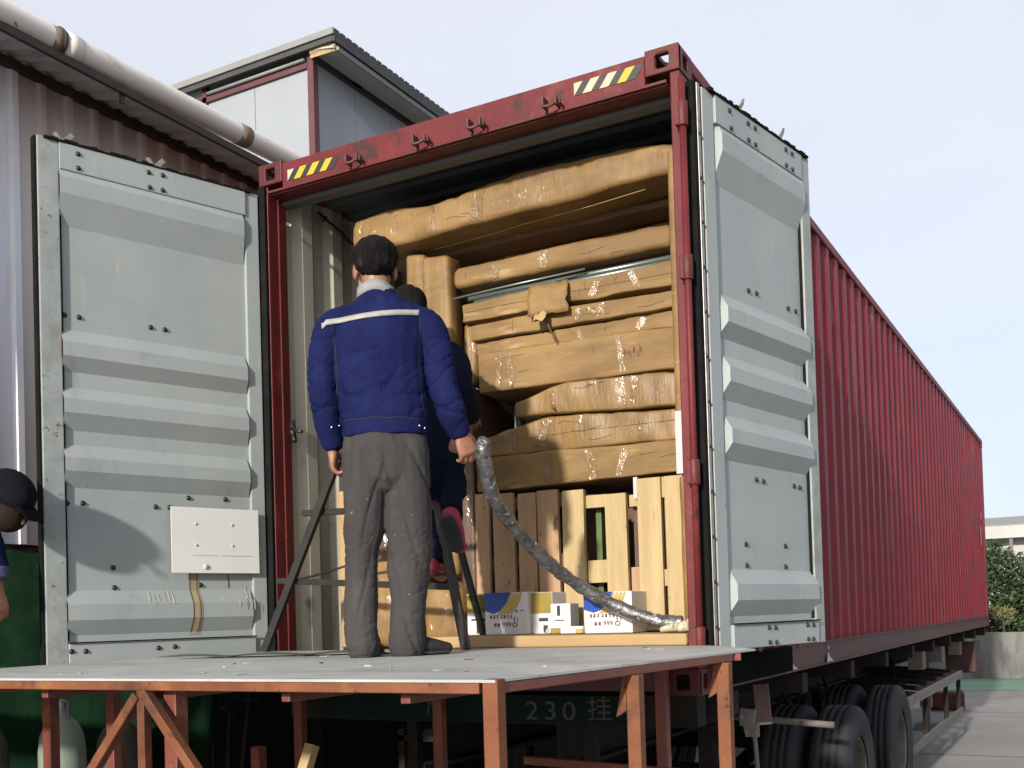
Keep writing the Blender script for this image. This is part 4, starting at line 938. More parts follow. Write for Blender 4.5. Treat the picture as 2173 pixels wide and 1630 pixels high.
coupling(1.46, .11, .080, 'pipe_tape'); coupling(-2.6, .12, .084, 'pipe')
for i in range(8): MB().bar((-1.5, -6+i*1.6, 3.80), (-1.5, -6+i*1.6, 3.92), .02, .03, (0, 1, 0)).build('pipe_bracket', 'fascia', lb)
mb = MB(); mb.lathe([(0, .012), (.006, .01), (.006, .001)], (WX+.03, -.52, 2.05), 'x', 8); mb.build('screw', 'fascia', lb)

# ------------------------------------------------------------ white panel building behind
wb = empty('panel_building', (-8.5, 12, GZ)); tag(wb, 'white panel building with maroon steel frame and dark overhanging roof behind', 'building')
CX, BY = -6.81, 9.0
for i, (a, b) in enumerate(((-8.02, -6.87), (-9.2, -8.03), (-10.4, -9.21), (-11.6, -10.41), (-12.8, -11.61))):
    MB().box(a, b, BY+.02, BY+.08, 5.0, 9.27).build('wall_panel', 'panel_white', wb)
MB().box(-12.8, -6.87, BY+.02, BY+.08, GZ, 4.99).build('wall_panel', 'panel_white', wb)
for i in range(5):
    y0 = BY+.1+i*1.04; MB().box(CX-.06, CX, y0, y0+1.03, GZ, 9.38).build('wall_panel', 'panel_white', wb)
MB().box(CX-.07, CX+.05, BY-.02, BY+.10, GZ, 9.56).build('corner_column', 'steel_maroon', wb)
MB().box(-12.8, CX-.07, BY-.03, BY+.05, 9.27, 9.36).build('top_beam', 'steel_maroon', wb)
MB().tube([(-9.0, BY-.06, 9.39), (-6.9, BY-.06, 9.39)], .028, 10).build('light_tube', 'fascia_light', wb)
MB().box(-9.16, -9.06, BY-.03, BY+.05, 9.0, 9.6).build('frame_post', 'steel_maroon', wb)
MB().box(-12.8, -9.17, BY+.1, BY+.15, 9.36, 9.6).build('upper_panel', 'wallsheet', wb)
MB().box(-9.05, CX-.08, BY+1.4, BY+1.46, 9.3, 9.61).build('dark_loft', 'rubber', wb)
# roof slab: dark ribbed sheets, light edge, pale soffit on the right side
MB().box(-13.2, -6.26, BY-.15, BY+5.4, 9.62, 9.65).build('roof_deck', 'roof_dark', wb)
n_ = 34
for i in range(n_):
    y0 = BY-.15+i*5.55/n_; MB().box(-6.45, -6.225, y0+.02, y0+5.55/n_-.03, 9.652, 9.675).build('roof_rib', 'roof_dark', wb)
MB().box(-6.255, -6.225, BY-.15, BY+5.4, 9.47, 9.65).build('roof_edge', 'roof_dark', wb)
MB().box(-13.2, -6.22, BY-.19, BY-.155, 9.57, 9.67).build('roof_edge_front', 'fascia_light', wb)
MB().box(-13.2, -6.26, BY-.154, BY-.10, 9.48, 9.619).build('roof_edge_shadow', 'roof_dark', wb)
vs = [(CX+.05, BY-.1, 9.48), (CX+.05, BY+5.3, 9.48), (-6.29, BY-.1, 9.40), (-6.29, BY+5.3, 9.40)]
mb = MB(); mb.add(vs+[(v[0], v[1], v[2]+.03) for v in vs], [(0, 1, 3, 2), (4, 6, 7, 5), (0, 2, 6, 4), (1, 5, 7, 3), (0, 4, 5, 1), (2, 3, 7, 6)]); mb.build('side_soffit', 'soffit', wb)
MB().box(-6.285, -6.26, BY-.1, BY+5.3, 9.38, 9.46).build('soffit_edge', 'fascia_light', wb)
MB().box(CX+.001, CX+.025, BY+.1, BY+5.2, 9.38, 9.43).build('wall_head', 'fascia', wb)
mb = MB()
for k in range(6): mb.box(CX+.04, -6.42+.04*k, BY-.11+.01*k, BY-.10+.01*k, 9.50-.025*k, 9.54-.025*k, jit=.014)
mb.build('torn_ply', 'wood', wb)
MB().box(-12.8, CX-.1, BY+5.1, BY+5.2, GZ, 9.6).build('rear_wall', 'panel_white', wb)

# ------------------------------------------------------------ dark green netting and bush beyond the left door
nt = MB(); vs = []; nx_ = 26
for i in range(nx_+1):
    t = i/nx_
    for j in range(9):
        u = j/8; x = -1.92+1.22*t; y = -.72+1.0*t+.05*math.sin(i*1.3+j); vs.append((x+.03*noise.noise((i*.5, j*.5, 0)), y, GZ+2.14*u+.03*noise.noise((i*.6, 3, 0))*u))
nt.add(vs, [(9*i+j, 9*i+9+j, 9*i+10+j, 9*i+1+j) for i in range(nx_) for j in range(8)], True)
o = single(nt, 'green_net_screen', 'net', 'dark green netting screen hung beyond the left door', 'netting', (-1.2, .2, GZ)); s_ = o.modifiers.new('s', 'SOLIDIFY'); s_.thickness = .006
def leafcloud(n, fn, size, rnd):
    mb = MB()
    for i in range(n):
        c = Vector(fn(rnd)); nrm = Vector((rnd.uniform(-1, 1), rnd.uniform(-1, 1), rnd.uniform(-.3, 1))).normalized()
        a = nrm.orthogonal().normalized(); a = Matrix.Rotation(rnd.uniform(0, 6.28), 3, nrm) @ a; b = nrm.cross(a); s = size*rnd.uniform(.5, 1.3)
        mb.add([c-a*s, c-b*s*.42+nrm*s*.1, c+a*s, c+b*s*.42+nrm*s*.1], [(0, 1, 2, 3)])
    return mb
rnd = random.Random(4)
def bushpt(c, r):
    def f(q):
        while True:
            v = Vector((q.uniform(-1, 1), q.uniform(-1, 1), q.uniform(-1, 1)))
            if .35 < v.length < 1+.25*noise.noise(v*2.3+Vector(c)): return (c[0]+v.x*r[0], c[1]+v.y*r[1], c[2]+v.z*r[2])
    return f
bs = empty('dark_bush', (-1.4, .85, GZ)); tag(bs, 'dark green bush growing behind the green netting', 'bush')
leafcloud(5200, bushpt((-1.5, .85, .2), (.6, .4, .6)), .024, rnd).build('foliage', 'foliage_dark', bs, fix=False)
mb = MB()
for k in range(6): mb.tube([(-1.4+.05*k, .85, GZ), (-1.45+.12*(k-2), .8+.03*k, -.4), (-1.5+.2*(k-2), .85, .2)], [.02, .014, .006], 6)
mb.build('stem', 'bark', bs)

# ------------------------------------------------------------ far yard wall, hedge trees and roofs
fwl = empty('concrete_wall', (1, 21.2, GZ)); tag(fwl, 'stained low concrete wall at the far end of the yard', 'wall')
for i in range(12):
    x0 = -14+i*2.5; z1 = -.30+.02*math.sin(i*2.1); MB().box(x0, x0+2.49, 21, 21.25, GZ, z1).build('wall_bay', 'concrete_wall', fwl, .01)
for i in range(9):
    cx = -4+i*1.9+rnd.uniform(-.3, .3); cy = 23.4+rnd.uniform(-.3, .5); h = 2.9+rnd.uniform(0, .5)
    if i in (0, 8): nleaf = 900
    else: nleaf = 6000
    t = empty('hedge_tree', (cx, cy, GZ)); k_ = ['broad dark', 'lighter leafy', 'dense mid green'][i % 3]
    tag(t, {3: 'leafy hedge tree just right of the container end, behind the concrete wall', 4: 'leafy hedge tree cut by the right edge of the picture, behind the wall'}.get(i, 'leafy hedge tree of the row behind the far concrete wall'), 'tree', 'hedge trees behind the far wall')
    f1 = bushpt((cx, cy, GZ+h*.55), (1.25, .9, h*.47))
    leafcloud(nleaf, f1, .085, rnd).build('crown', 'foliage' if i % 3 else 'foliage', t, fix=False)
    leafcloud(nleaf//3, f1, .08, rnd).build('crown', 'foliage2', t, fix=False)
    MB().tube([(cx, cy, GZ), (cx+.05, cy, GZ+h*.4), (cx-.03, cy, GZ+h*.75)], [.08, .06, .02], 8).build('trunk', 'bark', t)
for i, (x0, x1, y0, zt, lab) in enumerate(((-7, 13, 40, 3.9, 'long grey shed roof above the hedge on the right'), (16, 28, 52, 4.4, 'second grey shed further right beyond the yard'))):
    t = empty('far_shed', ((x0+x1)/2, y0+5, GZ)); tag(t, lab, 'shed')
    MB().box(x0, x1, y0+.8, y0+10, GZ, 3.1).build('wall', 'far_wall', t)
    mb = MB(); mb.prism([(x0-.4, y0, 3.25), (x0-.4, y0+5, zt), (x0-.4, y0+10.4, 3.2), (x0-.4, y0+10.4, 3.05), (x0-.4, y0, 3.1)], (x1-x0+.8, 0, 0)); mb.build('roof', 'far_roof', t)
    MB().box(x0-.5, x1+.5, y0-.06, y0-.01, 2.75, 3.2).build('fascia', 'far_wall', t)
    for k in range(5): MB().box(x0+k*(x1-x0)/5, x0+k*(x1-x0)/5+.12, y0+.02, y0+.12, GZ, 3.0).build('shed_post', 'guard', t)
mb = MB(); mb.lathe([(0, .01), (.03, .10), (.2, .11), (.26, .08), (.30, .01)], (6.6, 44.8, 3.9), 'z', 14); single(mb, 'roof_vent', 'fascia', 'small dark vent on the far shed ridge', 'vent', (6.6, 44.8, 3.9))
sg = empty('yellow_shrub', (2.06, 21.4, -.30)); tag(sg, 'small yellow-leaved shrub rising above the far concrete wall', 'shrub')
M['yellow_leaf'] = mat('yellow_leaf', (.30, .27, .10), (.16, .17, .06), 9, rough=.7)
leafcloud(240, bushpt((2.06, 21.45, .12), (.26, .15, .16)), .05, rnd).build('foliage', 'yellow_leaf', sg, fix=False)
MB().tube([(2.08, 21.42, GZ), (2.07, 21.43, -.3), (2.06, 21.45, .08)], [.03, .025, .015], 8).build('stem', 'bark', sg)
mb = MB(); mb.box(-.30, .30, -.22, .22, 0, .28, Matrix.Translation((1.75, 13.6, GZ)), jit=.04)
single(mb, 'folded_tarpaulin', mat('dull_red_tarp', (.16, .04, .035), (.10, .03, .03), 6, rough=.8), 'folded dull red tarpaulin on the ground near the trailer front', 'tarpaulin', (1.75, 13.6, GZ), bevel=.05)

# ------------------------------------------------------------ clutter under the platform
def cylinder(name, label, x, y, r, h, m):
    t = empty(name, (x, y, GZ)); tag(t, label, 'gas cylinder', 'tanks under the platform')
    mb = MB(); mb.lathe([(0, r*.8), (.02, r), (h*.80, r), (h*.86, r*.92), (h*.91, r*.68), (h*.94, r*.35), (h*.96, .03)], (x, y, GZ), 'z', 36); mb.build('body', m, t)
    mb = MB(); mb.lathe([(h*.955, .03), (h*.99, .028), (h, .02), (h, .001)], (x, y, GZ), 'z', 12); mb.build('valve', 'zinc', t)
    mb = MB(); mb.tube([(x-r*.45, y, GZ+h*.90), (x-r*.45, y, GZ+h*.99), (x+r*.45, y, GZ+h*.99), (x+r*.45, y, GZ+h*.90)], .010, 8); mb.build('handle', 'guard', t)
    return t
cylinder('gas_cylinder', 'pale green welded tank standing under the platform', -.69, -.80, .115, 1.32, 'cyl')
cylinder('gas_cylinder', 'dark tank at the lower left under the platform', -1.06, -.98, .12, 1.28, 'cyl_dark')
cylinder('gas_cylinder', 'dark green tank behind the pale one', -.9, -.25, .13, 1.22, 'cyl_dark')
for (a, b, w, lab, m_) in (((.98, -1.15, -.72), (1.06, -.95, -.14), .045, 'pale timber offcut leaning under the middle of the platform', 'wood'),
                     ((-.05, -1.0, GZ), (-.05, -1.0, -.17), .05, 'short rust red steel stub standing under the platform', 'frame_red'),
                     ((-.10, -.0, GZ), (-.10, -.0, -.30), .06, 'pinkish steel stub further back under the platform', 'frame_red')):
    mb = MB(); mb.bar(a, b, w, w, (0, 1, 0)); single(mb, 'timber_offcut' if m_ == 'wood' else 'steel_stub', m_, lab, 'timber' if m_ == 'wood' else 'steel stub', (a[0], a[1], min(a[2], b[2])))
# dark steel rack with boxes behind the platform legs
rk = empty('steel_rack', (.3, 1.9, GZ)); tag(rk, 'dark steel rack of junk in the shade beneath the container mouth', 'rack')
for x in (-.5, .5, 1.3):
    MB().box(x, x+.05, 1.9, 1.95, GZ, -.42).build('upright', 'chassis', rk)
for z in (-.9, -.5): MB().box(-.5, 1.35, 1.9, 2.4, z, z+.04).build('shelf', 'chassis', rk)
for i in range(9):
    x = -.42+i*.19; z = random.choice((-.86, -.46)); MB().box(x, x+random.uniform(.1, .17), 1.93, 2.2, z, z+random.uniform(.1, .26), jit=.008).build('bin', random.choice(['chassis', 'rubber', 'board_green', 'blacksteel']), rk)
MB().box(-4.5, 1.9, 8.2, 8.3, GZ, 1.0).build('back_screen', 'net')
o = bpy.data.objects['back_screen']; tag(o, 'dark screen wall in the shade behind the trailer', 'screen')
# ------------------------------------------------------------ people
def loftc(mb, pts, radii, hint=(0, 1, 0), seg=18, cap=True, sub=4):
    """smooth capsule-like limb; radii: r or (a, b) with a along hint's perpendicular, b along hint"""
    P = [Vector(p) for p in pts]; A = [(r, r) if not isinstance(r, tuple) else r for r in radii]
    pp, rr = [], []
    for i in range(len(P)-1):
        p0, p1, p2, p3 = P[max(i-1, 0)], P[i], P[i+1], P[min(i+2, len(P)-1)]
        for k in range(sub):
            t = k/sub; pp.append(.5*((2*p1)+(-p0+p2)*t+(2*p0-5*p1+4*p2-p3)*t*t+(-p0+3*p1-3*p2+p3)*t**3))
            s = t*t*(3-2*t); rr.append((A[i][0]*(1-s)+A[i+1][0]*s, A[i][1]*(1-s)+A[i+1][1]*s))
    pp.append(P[-1]); rr.append(A[-1])
    if cap:
        d0 = (pp[0]-pp[1]).normalized(); d1 = (pp[-1]-pp[-2]).normalized()
        pre, prr, post, por = [], [], [], []
        for a in (75, 50, 25):
            c, s = math.cos(R(a)), math.sin(R(a))
            m0, m1 = min(rr[0]), min(rr[-1])
            pre.append(pp[0]+d0*m0*s); prr.append((rr[0][0]*c, rr[0][1]*c))
            post.insert(0, pp[-1]+d1*m1*s); por.insert(0, (rr[-1][0]*c, rr[-1][1]*c))
        pp = pre+pp+post; rr = prr+rr+por
    n = len(pp); vs = []; h0 = Vector(hint)
    for i in range(n):
        t = (pp[min(i+1, n-1)]-pp[max(i-1, 0)]).normalized(); h = (h0-t*h0.dot(t)).normalized(); s = h.cross(t).normalized()
        for k in range(seg):
            a = 2*math.pi*k/seg; vs.append(pp[i]+s*math.cos(a)*rr[i][0]+h*math.sin(a)*rr[i][1])
    fs = [(i*seg+k, i*seg+(k+1) % seg, (i+1)*seg+(k+1) % seg, (i+1)*seg+k) for i in range(n-1) for k in range(seg)]
    fs += [tuple(reversed(range(seg))), tuple((n-1)*seg+k for k in range(seg))]
    mb.add(vs, fs, True)
def ell(mb, c, r, seg=20, rot=None):
    vs = []; n = seg//2
    for i in range(1, n):
        th = math.pi*i/n
        for k in range(seg):
            ph = 2*math.pi*k/seg; v = Vector((r[0]*math.sin(th)*math.cos(ph), r[1]*math.sin(th)*math.sin(ph), r[2]*math.cos(th)))
            if rot: v = rot @ v
            vs.append(Vector(c)+v)
    top = Vector((0, 0, r[2])); 
    if rot: top = rot @ top
    vs.append(Vector(c)+top); vs.append(Vector(c)-top); T, Bt = len(vs)-2, len(vs)-1
    fs = [((i)*seg+k, (i)*seg+(k+1) % seg, (i+1)*seg+(k+1) % seg, (i+1)*seg+k) for i in range(n-2) for k in range(seg)]
    fs = [tuple(reversed(f)) for f in fs]
    fs += [(T, k, (k+1) % seg) for k in range(seg)]+[(Bt, (n-2)*seg+(k+1) % seg, (n-2)*seg+k) for k in range(seg)]
    mb.add(vs, fs, True)
def remesh(mb, name, m, parent, voxel=.008, smooth=3, disp=None):
    me = mb.mesh(name+'_raw'); o = bpy.data.objects.new(name+'_raw', me); COL.objects.link(o)
    r_ = o.modifiers.new('r', 'REMESH'); r_.mode = 'VOXEL'; r_.voxel_size = voxel; r_.use_smooth_shade = True
    if smooth: s = o.modifiers.new('s', 'SMOOTH'); s.iterations = smooth; s.factor = .5
    bpy.context.view_layer.update()
    me2 = bpy.data.meshes.new_from_object(o.evaluated_get(bpy.context.evaluated_depsgraph_get()))
    bpy.data.objects.remove(o); me2.name = name
    if disp:
        nn = [v.normal.copy() for v in me2.vertices]
        for v, n in zip(me2.vertices, nn): v.co = v.co+n*disp(v.co)
    me2.update(); me2.polygons.foreach_set('use_smooth', [True]*len(me2.polygons))
    me2.materials.clear(); return link(name, me2, m, parent)
def ridge(p, f, seed=0):
    v = noise.noise(Vector((p.x*f[0]+seed, p.y*f[1]+seed*.7, p.z*f[2]+seed*1.3))); return (1-abs(v)*2.6)
def crease(p, f, seed=0, w=.07):
    v = noise.noise(Vector((p.x*f[0]+seed, p.y*f[1]+seed*.7, p.z*f[2]+seed*1.3))); return -math.exp(-(v/w)**2)
def hand(mb, wrist, palm_dir, back, thumb_side, curl=1.0, k=1.0, fl=(.070, .078, .073, .058)):
    """palm and five fingers; palm_dir: wrist to knuckles, back: normal of the back of the hand, thumb_side: +1/-1"""
    w = Vector(wrist); d = Vector(palm_dir).normalized(); b = Vector(back); b = (b-d*b.dot(d)).normalized(); s = d.cross(b)*thumb_side
    loftc(mb, [w-d*.03*k, w+d*.01*k, w+d*.05*k, w+d*.082*k], [(.021*k, .027*k), (.024*k, .030*k), (.018*k, .041*k), (.014*k, .040*k)], hint=s, seg=14)
    for i in range(4):
        off = (.030-.0205*i)*k; base = w+d*(.082-.004*abs(i-1))*k+s*off; L_ = fl[i]*k; a1, a2, a3 = 38*curl, 95*curl, 140*curl
        def dirn(a): return (d*math.cos(R(a))-b*math.sin(R(a)))
        p1 = base+dirn(a1)*L_*.45; p2 = p1+dirn(a2)*L_*.32; p3 = p2+dirn(a3)*L_*.25
        loftc(mb, [base-d*.02*k, base, p1, p2, p3], [.0095*k, .0098*k, .0090*k, .0082*k, .0070*k], hint=s, seg=10, sub=3)
    tb_ = w+d*.020*k+s*.026*k-b*.006*k; t1 = tb_+(d*.55+s*.6-b*.35).normalized()*.038*k; t2 = t1+(d*.75+s*.0-b*.65).normalized()*.032*k; t3 = t2+(d*.7-s*.35-b*.6).normalized()*.022*k
    loftc(mb, [tb_, t1, t2, t3], [.015*k, .0125*k, .0105*k, .0085*k], hint=b, seg=10, sub=3)
def head(mb, c, fdir=(0, 1, 0), k=1.0):
    """c: centre of the skull, fdir: facing"""
    f = Vector(fdir).normalized(); s = Vector((0, 0, 1)).cross(f); s = s.normalized() if s.length > .1 else Vector((1, 0, 0)); s = -s; u = s.cross(f).normalized()
    rot = Matrix((s, f, u)).transposed(); c = Vector(c)
    def P(x, y, z): return c+rot @ Vector((x*k, y*k, z*k))
    ell(mb, P(0, -.008, .02), (.076*k, .094*k, .094*k), 22, rot)
    ell(mb, P(0, .022, -.045), (.060*k, .068*k, .075*k), 18, rot)
    ell(mb, P(0, .055, -.092), (.034*k, .030*k, .022*k), 14, rot)      # chin
    loftc(mb, [P(0, .082, .012), P(0, .098, -.012), P(0, .112, -.034)], [.008*k, .011*k, .015*k], hint=s, seg=10)  # nose
    ell(mb, P(0, .086, -.062), (.024*k, .012*k, .007*k), 12, rot); ell(mb, P(0, .084, -.075), (.020*k, .012*k, .008*k), 12, rot)
    for q in (-1, 1):
        ell(mb, P(q*.030, .076, .004), (.014*k, .012*k, .009*k), 12, rot); ell(mb, P(q*.031, .078, .022), (.020*k, .012*k, .007*k), 12, rot)
        ell(mb, P(q*.046, .058, -.030), (.020*k, .02*k, .018*k), 12, rot)
        er = rot @ Matrix.Rotation(R(-q*22), 3, 'Z'); ell(mb, P(q*.082, -.004, -.018), (.009*k, .021*k, .034*k), 14, er); ell(mb, P(q*.078, .004, -.046), (.007*k, .010*k, .011*k), 12, er)
    return P

def person_root(label, loc, rz):
    o = empty('person', loc, rz, world_built=False); tag(o, label, 'person'); return o
# ---------------- man standing on the platform, seen from behind
p1 = person_root('man in navy jacket and grey trousers standing on the platform with his back turned', (1.416, -.885, PZ), R(35.4))
mb = MB()
P = head(mb, (-.012, .012, 1.612), (-.02, 1, 0), 1.0)
loftc(mb, [(0, -.01, 1.40), (-.008, -.006, 1.50), (-.012, .0, 1.60)], [(.062, .06), (.056, .058), (.058, .06)])
loftc(mb, [(.012, 0, .90), (.01, 0, 1.05), (-.008, 0, 1.25), (0, -.01, 1.38), (0, -.01, 1.45)], [(.115, .08), (.12, .08), (.14, .09), (.15, .08), (.07, .06)])
LA = [(-.165, 0, 1.375), (-.222, -.01, 1.18), (-.232, -.005, 1.06), (-.205, .04, .885)]
RA = [(.175, 0, 1.385), (.228, -.015, 1.20), (.255, -.02, 1.09), (.318, .03, .925)]
for A_ in (LA, RA): loftc(mb, A_, [.045, .042, .037, .028], hint=(0, 1, 0))
hand(mb, (-.205, .045, .865), (.02, .25, -1), (-1, .1, 0), 1, .95)
hand(mb, (.325, .030, .925), (.32, .10, -.9), (.35, -.9, .1), -1, .8, 1.08)
for (h_, kn, an) in (((-.075, 0, .80), (-.088, .02, .47), (-.10, -.01, .085)), ((.085, 0, .80), (.098, .015, .48), (.082, 0, .085))):
    loftc(mb, [h_, kn, an], [.075, .052, .038])
loftc(mb, [(-.10, -.03, .045), (-.095, .06, .03), (-.085, .14, .025)], [.034, .034, .026]); loftc(mb, [(.06, -.01, .045), (.14, .03, .03), (.22, .055, .025)], [.034, .034, .026])
body1 = remesh(mb, 'body', 'skin', p1, .0048, 2)
# trousers
def tr_disp(p):
    d = .004*ridge(p, (8, 7, 3), 3)
    low = max(0, min(1, (.60-p.z)/.3)); leg = 1 if p.x > .0 else -1
    d += (1-low*.3)*.008*crease(Vector((p.x*1.0+p.z*.30*leg, p.y*.6, p.z)), (9, 5, 1.6), 21, .09)
    d += low*(.0030*crease(Vector((p.x+p.z*.5, p.y, p.z-p.x*.5)), (7, 7, 17), 7, .09)+.0016*crease(Vector((p.x-p.z*.3, p.y, p.z+p.x*.7)), (9, 9, 26), 44, .08))
    kn = math.exp(-((p.z-.44)/.10)**2); d += kn*.0032*crease(Vector((p.x+p.z*.8, p.y, p.z-p.x*.7)), (9, 8, 24), 12, .10)
    return d+.001*noise.noise(p*70)
mb = MB()
loftc(mb, [(.014, 0, .965), (.012, 0, .92), (.010, -.008, .85), (.010, -.005, .78)], [(.160, .105), (.166, .115), (.172, .128), (.165, .122)])
loftc(mb, [(-.078, -.006, .84), (-.077, 0, .70), (-.082, .008, .56), (-.098, .012, .42), (-.104, .0, .28), (-.106, -.015, .14), (-.100, -.02, .045)],
      [(.088, .115), (.090, .104), (.088, .092), (.069, .078), (.067, .074), (.069, .076), (.072, .082)])
loftc(mb, [(.098, -.006, .84), (.098, 0, .70), (.098, .006, .56), (.102, .01, .45), (.096, .012, .36), (.086, .0, .22), (.080, -.01, .12), (.076, -.01, .04)],
      [(.092, .115), (.094, .104), (.096, .095), (.096, .088), (.092, .082), (.072, .078), (.070, .076), (.073, .08)])
tro = remesh(mb, 'trousers', 'trousers', p1, .0055, 2, tr_disp)
# jacket
def jk_disp(p):
    arm = max(0, min(1, (abs(p.x)-.175)/.03)); sgn = 1 if p.x > 0 else -1
    d = .005*ridge(p, (4.5, 5, 4), 5)
    q = Vector((p.x*sgn, p.y, p.z))
    d += arm*(.0045*crease(Vector((q.x+q.z*.5, q.y, q.z-q.x*.5)), (6, 6, 15), 9, .10)+.0025*crease(Vector((q.x-q.z*.4, q.y, q.z+q.x*.6)), (8, 8, 22), 19, .08))*(1 if p.z < 1.30 else .3)
    low = math.exp(-((p.z-1.06)/.11)**2)*(1-arm)
    d += low*.006*crease(Vector((q.x+p.z*.7, p.y, p.z-q.x*.9)), (5, 5, 9), 17, .10)
    d += (1-arm)*(.0045*crease(Vector((p.x+p.z*.5*sgn, p.y, p.z)), (5.5, 3, 3.4), 31, .07)+.0018*crease(Vector((p.x-p.z*.8, p.y, p.z)), (9, 4, 8), 53, .07))
    d -= .003*math.exp(-((p.z-.965)/.006)**2)*(1-arm)
    return d*max(.15, min(1, (p.z-.92)/.06))+.001*noise.noise(p*80)
mb = MB()
loftc(mb, [(.016, 0, .90), (.015, 0, .95), (.012, -.004, 1.0), (.002, -.01, 1.10), (-.008, -.014, 1.20), (-.004, -.016, 1.30), (.004, -.012, 1.375), (-.004, -.008, 1.43), (-.010, -.004, 1.485), (-.012, 0, 1.505)],
      [(.174, .130), (.176, .131), (.181, .132), (.184, .130), (.187, .130), (.196, .128), (.190, .112), (.135, .090), (.078, .074), (.070, .070)], cap=False)
loftc(mb, [(-.13, -.006, 1.392), (-.192, -.006, 1.345), (-.226, -.012, 1.24), (-.236, -.012, 1.14), (-.234, -.006, 1.06), (-.222, .015, .97), (-.207, .04, .895)], [(.060, .07), (.070, .078), (.063, .070), (.060, .066), (.060, .064), (.056, .058), (.048, .05)])
loftc(mb, [(.13, -.006, 1.395), (.196, -.006, 1.355), (.232, -.016, 1.25), (.246, -.02, 1.16), (.262, -.018, 1.08), (.288, 0, 1.0), (.314, .028, .94)], [(.062, .07), (.072, .078), (.068, .072), (.066, .070), (.065, .068), (.060, .060), (.050, .05)])
jk = remesh(mb, 'jacket', 'jacket', p1, .0055, 2, jk_disp)
bvh = BVHTree.FromPolygons([v.co.copy() for v in jk.data.vertices], [tuple(p.vertices) for p in jk.data.polygons])
def on_back(x, z, off=.003):
    h_ = bvh.ray_cast(Vector((x, -.6, z)), Vector((0, 1, 0)))
    return (h_[0]+Vector((0, -off, 0))) if h_[0] else None
def strip(pts, w, off=.003, horizontal=True):
    vs = []
    for (x, z) in pts:
        a = on_back(x, z-w/2 if horizontal else z, off) if horizontal else on_back(x-w/2, z, off); b = on_back(x, z+w/2, off) if horizontal else on_back(x+w/2, z, off)
        if a is None or b is None: continue
        vs += [a, b]
    mb = MB(); mb.add(vs, [(2*i, 2*i+2, 2*i+3, 2*i+1) for i in range(len(vs)//2-1)], True); return mb
n_ = 44
st = strip([(-.232+.395*i/n_, 1.354+.045*(i/n_)+(-.012 if i < 2 else 0)) for i in range(n_+1)], .023, .006)
for q_ in range(6):
    v_ = st.v; st.v = [(a[0], (v_[max(k-2, 0)][1]+a[1]+v_[min(k+2, len(v_)-1)][1])/3, a[2]) for k, a in enumerate(v_)]
o = st.build('reflective_stripe', 'reflective', jk, fix=False); s_ = o.modifiers.new('s', 'SOLIDIFY'); s_.thickness = .002
M['seam'] = mat('dark_seam', (.008, .010, .035), rough=.9)
for sx, a, b in ((-1, -.188, 1.33), (1, .168, 1.385)):
    pts = [(a*(1-.06*math.sin(i/30*3.1)), b-(b-1.0)*i/30) for i in range(31)]
    q = strip(pts, .006, .0015, False); o = q.build('sleeve_seam', 'seam', jk, fix=False)
q = strip([(-.165+.34*i/40, .962+.003*math.sin(i*.5)) for i in range(41)], .005, .002); q.build('waist_seam', 'seam', jk, fix=False)
q = strip([(-.165+.335*i/40, 1.385+.02*math.sin(3.14*i/40)) for i in range(41)], .003, .001)
for (x, z) in ((-.175, .95), (-.205, .94), (.205, .995), (.150, .935), (.172, .93)):
    h_ = on_back(x, z, .002)
    if h_ is None: continue
    mb = MB(); ell(mb, h_, (.005, .003, .005), 8); mb.build('snap_button', 'snap', jk)
# collar
mb = MB(); vs = []
for i in range(33):
    a = 2*math.pi*i/32; ca, sa = math.cos(a), math.sin(a); dz = .006*math.sin(a*3)
    vs += [(-.012+.080*ca, -.002+.082*sa, 1.478+dz-.01*sa), (-.012+.075*ca, .000+.075*sa, 1.522+dz-.012*sa), (-.012+.064*ca, .002+.065*sa, 1.519+dz-.012*sa)]
mb.add(vs, [(3*i+j, 3*i+3+j, 3*i+4+j, 3*i+1+j) for i in range(32) for j in range(2)], True)
o = mb.build('collar', 'collar', p1); s_ = o.modifiers.new('s', 'SOLIDIFY'); s_.thickness = .004
# hair
mb = MB(); ell(mb, (-.010, -.008, 1.652), (.091, .106, .080), 26); ell(mb, (-.010, -.034, 1.618), (.086, .076, .062), 22)
ha = remesh(mb, 'hair', 'hair', p1, .0055, 2, lambda p: .004*ridge(p, (28, 28, 10), 2)+.002*noise.noise(p*90)-(.04 if p.y > .035+.0*p.z and p.z < 1.66 else 0)-(.012 if p.y > .06 and p.z < 1.70 else 0))
# short strands that break the outline
mb = MB(); rr = random.Random(5); c0 = Vector((-.010, -.01, 1.645))
for i in range(1500):
    v = Vector((rr.uniform(-1, 1), rr.uniform(-1, .55), rr.uniform(-.55, 1)))
    if not .3 < v.length < 1: continue
    v.normalize(); q = c0+Vector((v.x*.094, v.y*.106, v.z*.080)); t = (v*.35+Vector((0, -.15, -.9))*(1 if v.z < .75 else .35)+Vector((rr.uniform(-.4, .4), rr.uniform(-.4, .4), 0))).normalized(); l_ = rr.uniform(.008, .016); s = t.cross(v).normalized()*.0012
    mb.add([q-s, q+s, q+t*l_+v*.003], [(0, 1, 2)])
tag(mb.build('hair_strands', 'hair', ha, fix=False), kind='stuff')
